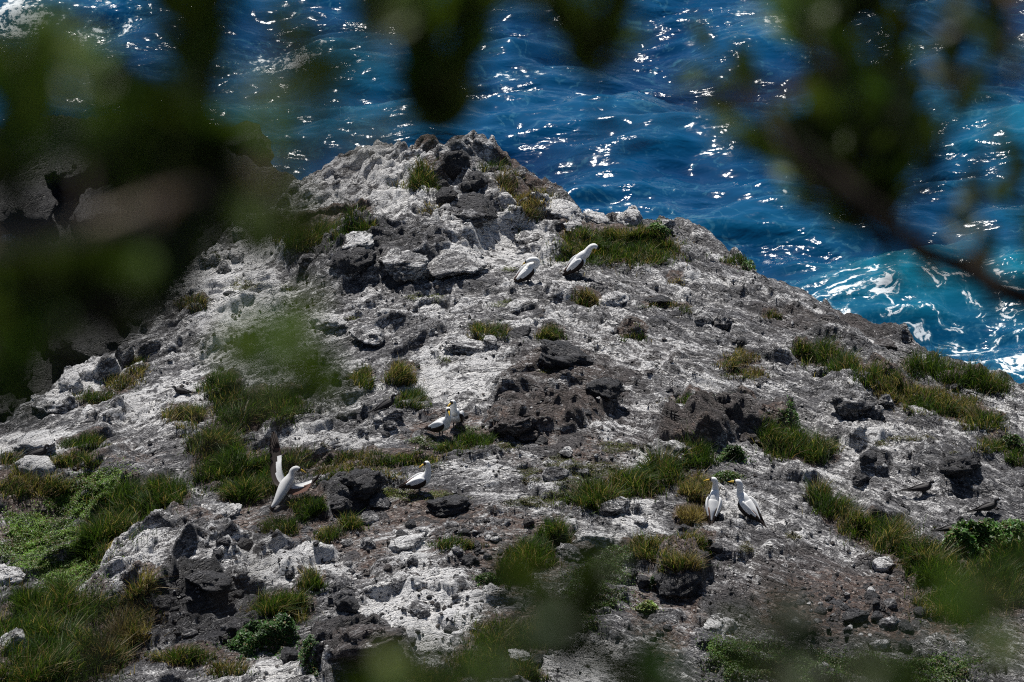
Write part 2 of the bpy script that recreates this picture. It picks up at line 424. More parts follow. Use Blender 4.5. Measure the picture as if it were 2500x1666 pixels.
    # stones half sunk in the ground, each with its own share of lime
    for sc_, hgt_, pr, sdn in ((1.9, 0.17, 0.25, 171), (4.3, 0.075, 0.32, 172), (9.5, 0.034, 0.34, 173)):
        wx2 = wx + 0.10 / sc_ * 3 * fbm(x * sc_ * 2, y * sc_ * 2, 3, sdn + 9); wy2 = wy + 0.3 / sc_ * fbm(x * sc_ * 2 + 5, y * sc_ * 2, 3, sdn + 8)
        f1, f2, bx, by, i1, i2 = worley(wx2 * sc_, wy2 * sc_ * 1.15, sdn)
        rad = 0.28 + 0.30 * i2
        dm = np.clip(1 - (f1 / rad) ** 2, 0, 1) ** 0.62
        on = (i1 < pr) * sstep(-0.25, 0.2, fbm(x * 0.7 + sdn, y * 0.7, 2, sdn + 20))
        Z += hgt_ * rad * 1.5 * dm * on
        lm = sstep(0.05, 0.4, dm) * on
        gua = gua + lm * (i2 - 0.62) * 0.9; dark = np.clip(dark + lm * (i1 / pr - 0.45) * 0.6, 0, 1); soil = soil * (1 - lm)
    Z += rk * 0.036 * fbm(a * 9, b * 9, 4, 91, 0.6) + 0.012 * fbm(x * 22, y * 22, 2, 92)
    # pits of the rough lava
    Z += rk * 0.05 * np.abs(fbm(x * 2.6, y * 3.4, 4, 93, 0.6)) - rk * 0.012 * sstep(0.22, 0.55, fbm(x * 6, y * 6, 3, 93))
    # cliffs
    d = np.clip(-(sd0 + 0.12 * fbm(x * 0.9, y * 0.9, 2, 5)), 0, None)
    drop = -(0.5 * d * np.minimum(d, 0.8) + 1.75 * np.clip(d - 0.35, 0, None)) * (1 + 0.15 * fbm(x * 1.1, y * 1.1, 3, 95))
    Z = Z + np.where(d > 0, drop, 0) - 0.10 * sstep(0.6, 0.0, sd)
    cliff = sstep(0.1, 0.9, d)
    # dark ridge across the gully on the left
    ridge_pts = [(-60, 330), (60, 300), (150, 280), (240, 300), (340, 290), (470, 282), (515, 318), (560, 372), (640, 415), (760, 430), (860, 440)]
    rp = np.array([P2(q[0], q[1], -2.2) for q in ridge_pts])
    rp = np.vstack([[(-22, rp[0, 1] - 1.0)], rp])
    crest_y = np.interp(x, rp[:, 0], rp[:, 1], left=rp[0, 1], right=40)
    dy_ = crest_y - y
    rz = -2.2 - 0.72 * np.clip(dy_, 0, None) - 1.6 * np.clip(-dy_, 0, None)
    rz = np.where(x > rp[-1, 0], rz - 3.0 * (x - rp[-1, 0]), rz)
    rz = np.maximum(rz, np.where(dy_ > 0, -7.5, -30))
    rel = 0.30 * fbm(x * 0.45, y * 0.45, 3, 111)
    for sc_, amp, sdn in ((0.8, 0.16, 113), (1.9, 0.10, 114), (4.5, 0.05, 115)):
        f1, f2, bx, by, i1, i2 = worley(wx * sc_, wy * sc_, sdn)
        rel += amp * (((i1 - 0.5) + 1.2 * (i2 - 0.5) * bx + 1.2 * (i1 - 0.4) * by) * sstep(0, .2, f2 - f1))
    rz = rz + rel
    left = (x < 2.0) & (y > -6)
    useR = left & (rz > Z)
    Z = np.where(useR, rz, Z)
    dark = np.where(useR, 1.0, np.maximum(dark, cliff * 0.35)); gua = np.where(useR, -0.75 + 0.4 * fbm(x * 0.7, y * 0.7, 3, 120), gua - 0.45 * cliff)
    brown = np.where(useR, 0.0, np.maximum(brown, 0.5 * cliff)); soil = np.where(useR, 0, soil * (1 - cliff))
    # hillside up to the viewer, always below the line of sight
    s = y - CAM[1]
    hz = CAM[2] - 0.5751 * s - (0.35 + 1.5 * sstep(44, 30, s)) + 0.12 * fbm(x * 0.8, y * 0.8, 4, 130)
    wgt = sstep(-11.3, -12.3, y)
    Z = Z * (1 - wgt) + hz * wgt
    soil = np.maximum(soil, wgt * 0.7)
    Z = np.maximum(Z, -17.5)
    return Z.astype(np.float32), gua, soil, dark, brown

GZ, GUA, SOIL, DARK, BROWN = terrain(GX, GY)
GZ[1:-1, 1:-1] = 0.5 * GZ[1:-1, 1:-1] + 0.125 * (GZ[:-2, 1:-1] + GZ[2:, 1:-1] + GZ[1:-1, :-2] + GZ[1:-1, 2:])

def Hs(x, y):
    """height of the headland at plan points"""
    x = np.asarray(x, float); y = np.asarray(y, float)
    u = x / halfw(y)
    j = np.clip(np.searchsorted(uu, u) - 1, 0, len(uu) - 2); i = np.clip(np.searchsorted(yy, y) - 1, 0, len(yy) - 2)
    fu = np.clip((u - uu[j]) / (uu[j + 1] - uu[j]), 0, 1); fy = np.clip((y - yy[i]) / (yy[i + 1] - yy[i]), 0, 1)
    return (GZ[i, j] * (1 - fu) * (1 - fy) + GZ[i, j + 1] * fu * (1 - fy) + GZ[i + 1, j] * (1 - fu) * fy + GZ[i + 1, j + 1] * fu * fy)

def ground(px, py):
    """point(s) of the headland seen at a pixel"""
    px = np.atleast_1d(np.asarray(px, float)); py = np.atleast_1d(np.asarray(py, float))
    z = np.zeros(len(px))
    for _ in range(7):
        x, y = plan(px, py, z)
        z = 0.45 * z + 0.55 * Hs(x, y)
    return x, y, Hs(x, y)

# ------------------------------------------------------------------ grass list (used twice: soil tint, then blades)
# (name, label, category, stuff?, [ellipses px], blade height, dry share, blades per m2)
GR = [
 ('grass_mat', 'broad dense green grass mat on the crest behind the two preening seabirds', 'grass', 1, [(1490, 612, 125, 38), (1585, 622, 75, 30), (1415, 600, 50, 36), (1540, 590, 90, 25)], .24, .28, 1500),
 ('grass_tuft', 'shaggy tuft with straw blades at left of the dark summit boulders', 'grass tuft', 0, [(1030, 452, 42, 20)], .36, .42, 2200),
 ('grass_tuft', 'green tuft on the summit between white rock and dark boulders', 'grass tuft', 0, [(1205, 412, 48, 16), (1140, 378, 30, 10)], .30, .3, 1800),
 ('grass_tuft', 'brown dry tuft on the skyline edge right of the summit', 'grass tuft', 0, [(1300, 492, 60, 16), (1240, 450, 30, 20)], .26, .75, 1600),
 ('grass_tuft', 'straggling brown tuft below the skyline right of the grey boulders', 'grass tuft', 0, [(1285, 525, 42, 14)], .26, .7, 1600),
 ('grass_tuft', 'small brown withered tuft under the summit boulders', 'grass tuft', 0, [(1055, 512, 35, 10)], .16, .85, 1300),
 ('grass_patch', 'tall mixed grass patch above the dark upper outcrop', 'grass', 1, [(870, 565, 45, 18), (790, 580, 60, 20), (720, 590, 50, 22)], .36, .35, 1700),
 ('grass_tuft', 'round grass tuft right of the dark ledge in the middle of the slope', 'grass tuft', 0, [(1345, 822, 34, 16)], .28, .35, 2400),
 ('grass_tuft', 'wide grass tuft behind the long dark ledge', 'grass tuft', 0, [(1195, 820, 52, 14)], .30, .42, 2000),
 ('grass_tuft', 'yellowish tuft in front of the right preening seabird', 'grass tuft', 0, [(1432, 738, 36, 16)], .26, .55, 2000),
 ('grass_patch', 'thin sparse green grass on smooth streaked rock', 'grass', 1, [(1545, 826, 36, 12)], .16, .3, 900),
 ('grass_strip', 'low flat grass strip growing under a dark rock lip', 'grass', 1, [(1615, 748, 48, 7), (1672, 758, 20, 10)], .12, .55, 1500),
 ('grass_tuft', 'small rusty tuft on rock between the crest mat and the ledge', 'grass tuft', 0, [(1648, 688, 22, 7)], .12, .7, 1600),
 ('grass_tuft', 'little yellow-green tuft high on the bare right slope', 'grass tuft', 0, [(1884, 775, 26, 7)], .14, .55, 1700),
 ('grass_tuft', 'wispy green tuft standing on the right skyline', 'grass tuft', 0, [(1800, 640, 45, 9)], .22, .15, 1500),
 ('grass_tuft', 'rusty dry tuft beside jumbled dark rock on the right slope', 'grass tuft', 0, [(1812, 880, 42, 14), (1775, 895, 30, 8)], .20, .75, 1500),
 ('grass_patch', 'low olive patch below the rusty tuft on the right slope', 'grass', 1, [(1822, 916, 52, 13)], .12, .45, 1900),
 ('grass_strip', 'long green grass strip slanting down the right slope', 'grass', 1, [(2000, 872, 50, 18), (2060, 905, 45, 20), (2140, 930, 50, 22), (1960, 860, 25, 12)], .34, .25, 1700),
 ('grass_patch', 'tall dark green grass along the right cliff edge above the sea', 'grass', 1, [(2270, 905, 70, 16), (2360, 935, 60, 16), (2430, 955, 40, 12)], .40, .1, 1700),
 ('grass_patch', 'dry brownish grass patch below the cliff edge grass', 'grass', 1, [(2240, 975, 70, 26), (2330, 1000, 70, 24), (2400, 1035, 50, 22), (2180, 960, 40, 20)], .28, .55, 1500),
 ('grass_tuft', 'small green tuft at the right picture edge below the cliff grass', 'grass tuft', 0, [(2420, 1095, 45, 14), (2480, 1120, 25, 20)], .18, .3, 1600),
 ('grass_clump', 'big dark green clump on the middle right slope beside brown outcrop', 'grass clump', 0, [(1930, 1095, 62, 30), (1995, 1110, 50, 24), (1890, 1075, 35, 26)], .36, .22, 1900),
 ('grass_strip', 'green fringe of grass along the top of the brown outcrop', 'grass', 1, [(1700, 985, 60, 10), (1780, 980, 60, 8)], .20, .2, 1500),
 ('grass_band', 'broad green grass band slanting up towards the standing pair', 'grass', 1, [(1690, 1125, 50, 22), (1620, 1160, 55, 26), (1540, 1195, 65, 26), (1450, 1225, 60, 24)], .38, .25, 1800),
 ('grass_tuft', 'golden-brown rounded tuft left of the standing pair', 'grass tuft', 0, [(1700, 1200, 42, 26)], .28, .8, 2600),
 ('grass_tuft', 'orange dry straw tuft at the feet of the standing pair', 'grass tuft', 0, [(1692, 1262, 42, 20)], .20, 1.0, 2800),
 ('grass_strip', 'long grass strip running down right from the standing pair', 'grass', 1, [(2000, 1220, 25, 22), (2040, 1255, 38, 20), (2100, 1290, 55, 24), (2170, 1325, 55, 28), (2240, 1365, 60, 30), (2300, 1405, 60, 30)], .38, .33, 1600),
 ('grass_patch', 'thick green grass in the bottom right behind the blurred leaves', 'grass', 1, [(2400, 1440, 110, 50), (2460, 1380, 60, 40), (2330, 1480, 80, 40)], .38, .25, 1300),
 ('grass_bank', 'lush green grass bank under the wing-spreading seabird', 'grass', 1, [(560, 1140, 80, 45), (640, 1170, 60, 40), (520, 1095, 55, 34), (700, 1140, 60, 26), (600, 1210, 60, 20)], .34, .18, 1700),
 ('grass_tuft', 'half-dry tuft with brown base above the green bank', 'grass tuft', 0, [(450, 1025, 48, 22)], .34, .5, 2000),
 ('grass_patch', 'grass slope half hidden by blurred leaves left of centre', 'grass', 1, [(580, 1010, 70, 40), (680, 1000, 60, 40), (540, 950, 50, 25)], .34, .15, 1400),
 ('grass_bank', 'steep dark green grass bank beside the pale slab at lower left', 'grass', 1, [(330, 1240, 85, 34), (270, 1300, 60, 32), (400, 1215, 60, 26), (230, 1350, 40, 26)], .40, .12, 1700),
 ('grass_patch', 'rough grass around the black tern rock at far left', 'grass', 1, [(50, 1190, 60, 30), (130, 1200, 50, 24), (180, 1130, 60, 16), (30, 1130, 35, 14)], .28, .4, 1400),
 ('grass_patch', 'tall dark grass filling the bottom left corner', 'grass', 1, [(140, 1500, 120, 44), (60, 1570, 80, 50), (180, 1610, 100, 50), (80, 1660, 90, 30)], .48, .12, 1500),
 ('grass_strip', 'brown dry grass strip along the foot of the lower left slab', 'grass', 1, [(345, 1480, 40, 34), (310, 1550, 50, 44), (250, 1620, 50, 30)], .36, .7, 1500),
 ('grass_clump', 'brown and green clump in front of the white-limed shelf', 'grass clump', 0, [(690, 1490, 66, 30), (760, 1430, 32, 18)], .36, .45, 2000),
 ('grass_tuft', 'dark green tuft at right of the wing-spreading seabird', 'grass tuft', 0, [(750, 1245, 42, 24)], .34, .1, 2300),
 ('grass_tuft', 'green tuft below the wing-spreading seabird', 'grass tuft', 0, [(690, 1295, 42, 16)], .28, .2, 2000),
 ('grass_strip', 'yellow-green short grass meadow strip behind the lone seabird', 'grass', 1, [(900, 1125, 120, 18), (1010, 1130, 70, 12), (830, 1160, 70, 22), (930, 1160, 50, 14)], .15, .5, 1700),
 ('grass_tuft', 'bright green grass tongue in front of the facing pair', 'grass tuft', 0, [(1160, 1080, 52, 15), (1100, 1100, 40, 10)], .19, .08, 2200),
 ('grass_tuft', 'green tuft behind the flat grey stone', 'grass tuft', 0, [(800, 1310, 36, 16), (855, 1285, 32, 14)], .24, .3, 2000),
 ('grass_strip', 'short green grass strip on the brown stony ground', 'grass', 1, [(1115, 1335, 64, 11)], .16, .25, 2000),
 ('grass_clump', 'green clump on the right of the dark stones near the bottom', 'grass clump', 0, [(1300, 1360, 60, 28), (1350, 1315, 45, 18), (1245, 1410, 40, 30)], .34, .25, 1900),
 ('grass_clump', 'withered clump hanging over the dark overhanging rock', 'grass clump', 0, [(1600, 1350, 75, 24), (1690, 1340, 50, 20), (1660, 1385, 60, 14)], .28, .65, 1600),
 ('grass_patch', 'grass patch near the bottom edge left of centre', 'grass', 1, [(960, 1650, 90, 16), (1060, 1665, 70, 16)], .24, .5, 1500),
 ('grass_patch', 'ragged grass patch at bottom centre behind blurred leaves', 'grass', 1, [(1240, 1570, 90, 40), (1330, 1540, 50, 40), (1180, 1620, 70, 30), (1250, 1650, 80, 20)], .28, .35, 1400),
 ('grass_patch', 'dry low grass patch among dark stones at bottom left', 'grass', 1, [(450, 1610, 80, 16), (560, 1640, 50, 14)], .22, .5, 1600),
 ('grass_tuft', 'upright tuft left of the brown dry one behind the dark tern', 'grass tuft', 0, [(885, 930, 28, 22)], .34, .25, 2000),
 ('grass_tuft', 'straw-brown tuft behind the dark tern rock', 'grass tuft', 0, [(980, 925, 36, 22)], .34, .65, 2000),
 ('grass_tuft', 'dark green tuft just right of the dark tern', 'grass tuft', 0, [(1005, 985, 42, 18)], .28, .15, 2200),
 ('grass_patch', 'olive grass on the left rim above the pale boulders', 'grass', 1, [(230, 975, 50, 14), (330, 900, 30, 30), (290, 940, 40, 18)], .18, .5, 1500),
 ('grass_tuft', 'brown-green tuft below the pale rim boulders at left', 'grass tuft', 0, [(220, 1085, 40, 14), (170, 1090, 30, 10)], .2, .45, 1700),
 ('grass_tuft', 'dull tuft on the left rim beside the gully', 'grass tuft', 0, [(470, 745, 36, 18)], .2, .6, 1600),
]
# soil under grass
for g in GR:
    for (px, py, rx, ry) in g[4]:
        cx_, cy_ = P2(px, py); hx = rx * 1.15 / 156; hy = ry * 1.25 / 156 / .42
        i0, i1 = np.searchsorted(yy, [cy_ - hy * 1.3, cy_ + hy * 1.3])
        q = np.sqrt(((GX[i0:i1] - cx_) / hx) ** 2 + ((GY[i0:i1] - cy_) / hy) ** 2)
        m = sstep(1.25, 0.7, q)
        SOIL[i0:i1] = np.maximum(SOIL[i0:i1], 0.75 * m); GUA[i0:i1] -= 0.5 * m

nr, nc = GX.shape
ii = np.arange(nr * nc).reshape(nr, nc)
F = np.stack([ii[:-1, :-1], ii[:-1, 1:], ii[1:, 1:], ii[1:, :-1]], -1).reshape(-1, 4)
cover = np.stack([np.clip(GUA * 0.5 + 0.5, 0, 1), np.clip(SOIL, 0, 1), np.clip(DARK, 0, 1), np.clip(BROWN, 0, 1)], -1).reshape(-1, 4)
head = obj('headland', mesh_np('headland', np.stack([GX, GY, GZ], -1).reshape(-1, 3), F, True, [M_TERR], cols={'cover': cover}))
tag(head, 'grey lava headland streaked with white bird lime', None, None, 'structure')

# ------------------------------------------------------------------ the sea
SEA = -14.0
xs = np.concatenate([-np.geomspace(4000, 26, 16), np.linspace(-25, 25, 400), np.geomspace(26, 4000, 16)])
ys = np.concatenate([-np.geomspace(400, 1, 10), np.linspace(0, 17, 24), np.linspace(17.2, 76, 470), np.geomspace(76.5, 6000, 22)])
SX, SY = np.meshgrid(xs.astype(np.float32), ys.astype(np.float32))
WZ = np.zeros_like(SX)
fade = sstep(400, 120, np.abs(SX) + np.abs(SY))
r2 = np.random.default_rng(3)
wx = SX + 0.9 * fbm(SX * 0.16, SY * 0.16, 3, 201); wy = SY + 1.2 * fbm(SX * 0.16, SY * 0.16, 3, 202)
for lam, amp, n in ((11.0, .24, 3), (5.5, .20, 4), (2.6, .105, 5), (1.3, .040, 6), (0.7, .013, 7)):
    for _ in range(n):
        an = R(100 + r2.normal(0, 26)); l = lam * r2.uniform(.8, 1.25); k = 6.283 / l
        ph = (wx * math.cos(an) + wy * math.sin(an)) * k + r2.uniform(0, 6.28)
        s_ = np.sin(ph)
        WZ += amp / math.sqrt(n) * (1 - 2 * np.abs(s_) ** 0.9 if lam < 3 and _ % 2 else s_ + 0.35 * np.cos(2 * ph))
WZ += 0.05 * fbm(SX * 1.3, SY * 1.8, 4, 205)
WZ *= fade
def sea_ell(px, py, rx, ry, v):
    cx_, cy_ = P2(px, py, SEA)
    k = 1 / 86.0
    q = np.sqrt(((SX - cx_) / (rx * k)) ** 2 + ((SY - cy_) / (ry * k / .39)) ** 2) + 0.35 * fbm(SX * .5, SY * .5, 3, 220)
    return v * sstep(1.4, 0.5, q)
fleck = (sea_ell(690, 130, 170, 60, .8) + sea_ell(40, 30, 110, 40, .95) + sea_ell(1960, 90, 100, 80, .6) + sea_ell(1290, 175, 90, 18, .8) + sea_ell(1440, 222, 45, 12, .9)
        + sea_ell(250, 40, 140, 60, .6) + sea_ell(2190, 140, 70, 40, .55) + sea_ell(1930, 480, 60, 12, .6) + sea_ell(1800, 60, 120, 60, .3) + sea_ell(2380, 260, 90, 50, .35)
        + sea_ell(1560, 510, 110, 24, .5) + sea_ell(260, 180, 60, 120, .5) + sea_ell(1750, 225, 60, 14, .5) + sea_ell(2280, 760, 340, 90, .35))
net_ = sea_ell(2280, 780, 380, 110, .62) + sea_ell(2400, 880, 150, 60, .62) + sea_ell(2050, 720, 140, 34, .6)
shal = np.clip(sea_ell(2450, 830, 420, 190, .9) + sea_ell(2400, 330, 170, 150, .45) + sea_ell(700, 260, 300, 170, .30) + sea_ell(1900, 620, 400, 90, .25) + 0.16 + 0.16 * fbm(SX * .14, SY * .22, 3, 231), 0, 1)
crest = np.clip(WZ * 1.25 + .45, 0, 1)
seac = np.stack([np.clip(fleck, 0, 1), shal, crest, np.clip(net_, 0, 1)], -1).reshape(-1, 4)
k = NT('sea_water')
pos = k.n('NewGeometry').outputs['Position']
a = k.n('Attribute', attribute_name='seamap'); sp = k.n('SeparateColor'); k.l(a.outputs['Color'], sp.inputs[0])
wv = k.n('VectorMath', operation='ADD')
wno = k.n('TexNoise'); wno.inputs['Scale'].default_value = 0.55; wno.inputs['Detail'].default_value = 4; k.l(pos, wno.inputs['Vector'])
sc_ = k.n('VectorMath', operation='SCALE'); k.l(wno.outputs['Color'], sc_.inputs[0]); sc_.inputs['Scale'].default_value = 2.2
k.l(pos, wv.inputs[0]); k.l(sc_.outputs[0], wv.inputs[1])
wp = k.mapping(wv.outputs[0], scale=(1, 1.15, 0.0))
fn = k.noise(pos, 1.1, 7, 0.62, 0.6); fn2 = k.noise(pos, 6.0, 6, 0.7)
def lace(scale, dist):
    nz = k.noise(wp, scale, 5, 0.55, dist)
    return k.math('SUBTRACT', 1.0, k.math('MULTIPLY', k.math('ABSOLUTE', k.math('SUBTRACT', nz, 0.5)), 13.0), clamp=True)
nsum = k.math('ADD', k.math('MULTIPLY', lace(0.55, 0.8), 0.5), k.math('ADD', k.math('MULTIPLY', lace(1.5, 0.5), 0.28), k.math('MULTIPLY', fn2, 0.42)))
nsum = k.math('ADD', nsum, k.math('MULTIPLY', a.outputs['Alpha'], 0.36))
fsum = k.math('ADD', k.math('ADD', k.math('MULTIPLY', fn, 0.45), k.math('MULTIPLY', fn2, 0.55)), k.math('MULTIPLY', sp.outputs[0], 0.17))
ff = k.math('MAXIMUM', k.ramp(nsum, 1.0, 1.13), k.ramp(fsum, 0.655, 0.70))
veil = k.math('MAXIMUM', k.ramp(nsum, 0.70, 1.05), k.ramp(fsum, 0.56, 0.70))
deep = k.mix(sp.outputs[2], (0.0003, 0.022, 0.078), (0.0008, 0.052, 0.145))
tq = k.mix(sp.outputs[2], (0.001, 0.052, 0.120), (0.003, 0.125, 0.195))
wc = k.mix(sp.outputs[1], deep, tq)
wc = k.mix(k.math('MULTIPLY', veil, 0.28), wc, (0.08, 0.25, 0.32))
wc = k.mix(ff, wc, (0.72, 0.76, 0.78))
k.l(wc, k.b.inputs['Base Color'])
rg = k.n('MapRange'); k.l(ff, rg.inputs[0]); rg.inputs[3].default_value = 0.075; rg.inputs[4].default_value = 0.7
k.l(rg.outputs[0], k.b.inputs['Roughness'])
k.b.inputs['IOR'].default_value = 1.33; k.b.inputs['Specular IOR Level'].default_value = 0.42
rp_ = k.mapping(pos, rot=(0, 0, R(8)), scale=(0.65, 1.35, 1))
b1 = k.noise(rp_, 1.3, 3, 0.5, 0.6); b2 = k.noise(rp_, 3.4, 1.5, 0.45, 0.5)
b3 = k.noise(rp_, 12.0, 2, 0.5, 0.2)
bs = k.math('ADD', k.math('ADD', k.math('MULTIPLY', b1, 0.75), k.math('MULTIPLY', b2, 0.26)), k.math('MULTIPLY', b3, 0.040))
bs = k.math('ADD', bs, k.math('MULTIPLY', ff, 0.12))
bp = k.n('Bump'); bp.inputs['Distance'].default_value = 0.25
gm = k.n('MapRange'); k.l(k.noise(k.mapping(pos, scale=(.8, 1.3, 1)), 0.42, 3, 0.55, 0.8), gm.inputs[0]); gm.inputs[1].default_value = 0.42; gm.inputs[2].default_value = 0.66; gm.inputs[3].default_value = 0.20; gm.inputs[4].default_value = 0.66
k.l(gm.outputs[0], bp.inputs['Strength'])
k.l(bs, bp.inputs['Height']); k.l(bp.outputs[0], k.b.inputs['Normal'])
nr, nc = SX.shape
ii = np.arange(nr * nc).reshape(nr, nc)
F = np.stack([ii[:-1, :-1], ii[:-1, 1:], ii[1:, 1:], ii[1:, :-1]], -1).reshape(-1, 4)
sea = obj('sea', mesh_np('sea', np.stack([SX, SY, SEA + WZ], -1).reshape(-1, 3), F, True, [k.m], cols={'seamap': seac}))
tag(sea, 'deep blue sea with sun glints and white foam streaks', None, None, 'structure')

# ------------------------------------------------------------------ rocks
def ico(sub):
    import bmesh
    bm = bmesh.new(); bmesh.ops.create_icosphere(bm, subdivisions=sub, radius=1.0)
    V = np.array([v.co[:] for v in bm.verts]); F = np.array([[v.index for v in f.verts] for f in bm.faces])
    bm.free(); return V, F
ICO = {s: ico(s) for s in (2, 3, 4)}
def n3(V, f, s):
    return gn(V[:, 0] * f + 3.1 * s, V[:, 1] * f + V[:, 2] * f * 0.83, s) * 0.6 + gn(V[:, 2] * f - 1.7 * s, V[:, 0] * f * 0.7 - V[:, 1] * f * 0.6, s + 5) * 0.6
def rock_shape(seed, sub, planes=9, noise=0.10):
    r = np.random.default_rng(seed)
    V, F = ICO[sub]; V = V.copy()
    for _ in range(planes):
        n = r.normal(size=3); n /= np.linalg.norm(n); c = r.uniform(0.55, 0.88)
        d = V @ n - c; m = d > 0
        V[m] -= np.outer(d[m] * 0.92, n)
    L = 1 + noise * n3(V, 1.6, seed) + noise * 0.9 * n3(V, 3.7, seed + 1) + noise * 0.75 * n3(V, 8.0, seed + 2) + noise * 0.45 * n3(V, 17.0, seed + 3)
    return V * L[:, None], F
ROCKS = {}
def rock_mesh(var, mat, sub, lumpy=False):
    key = (var, mat, sub, lumpy)
    if key not in ROCKS:
        V, F = rock_shape(100 + var, sub, 6 if lumpy else 12, 0.21 if lumpy else 0.12)
        ROCKS[key] = mesh_np('rock', V, F, True, [M_ROCK[mat]])
    return ROCKS[key]

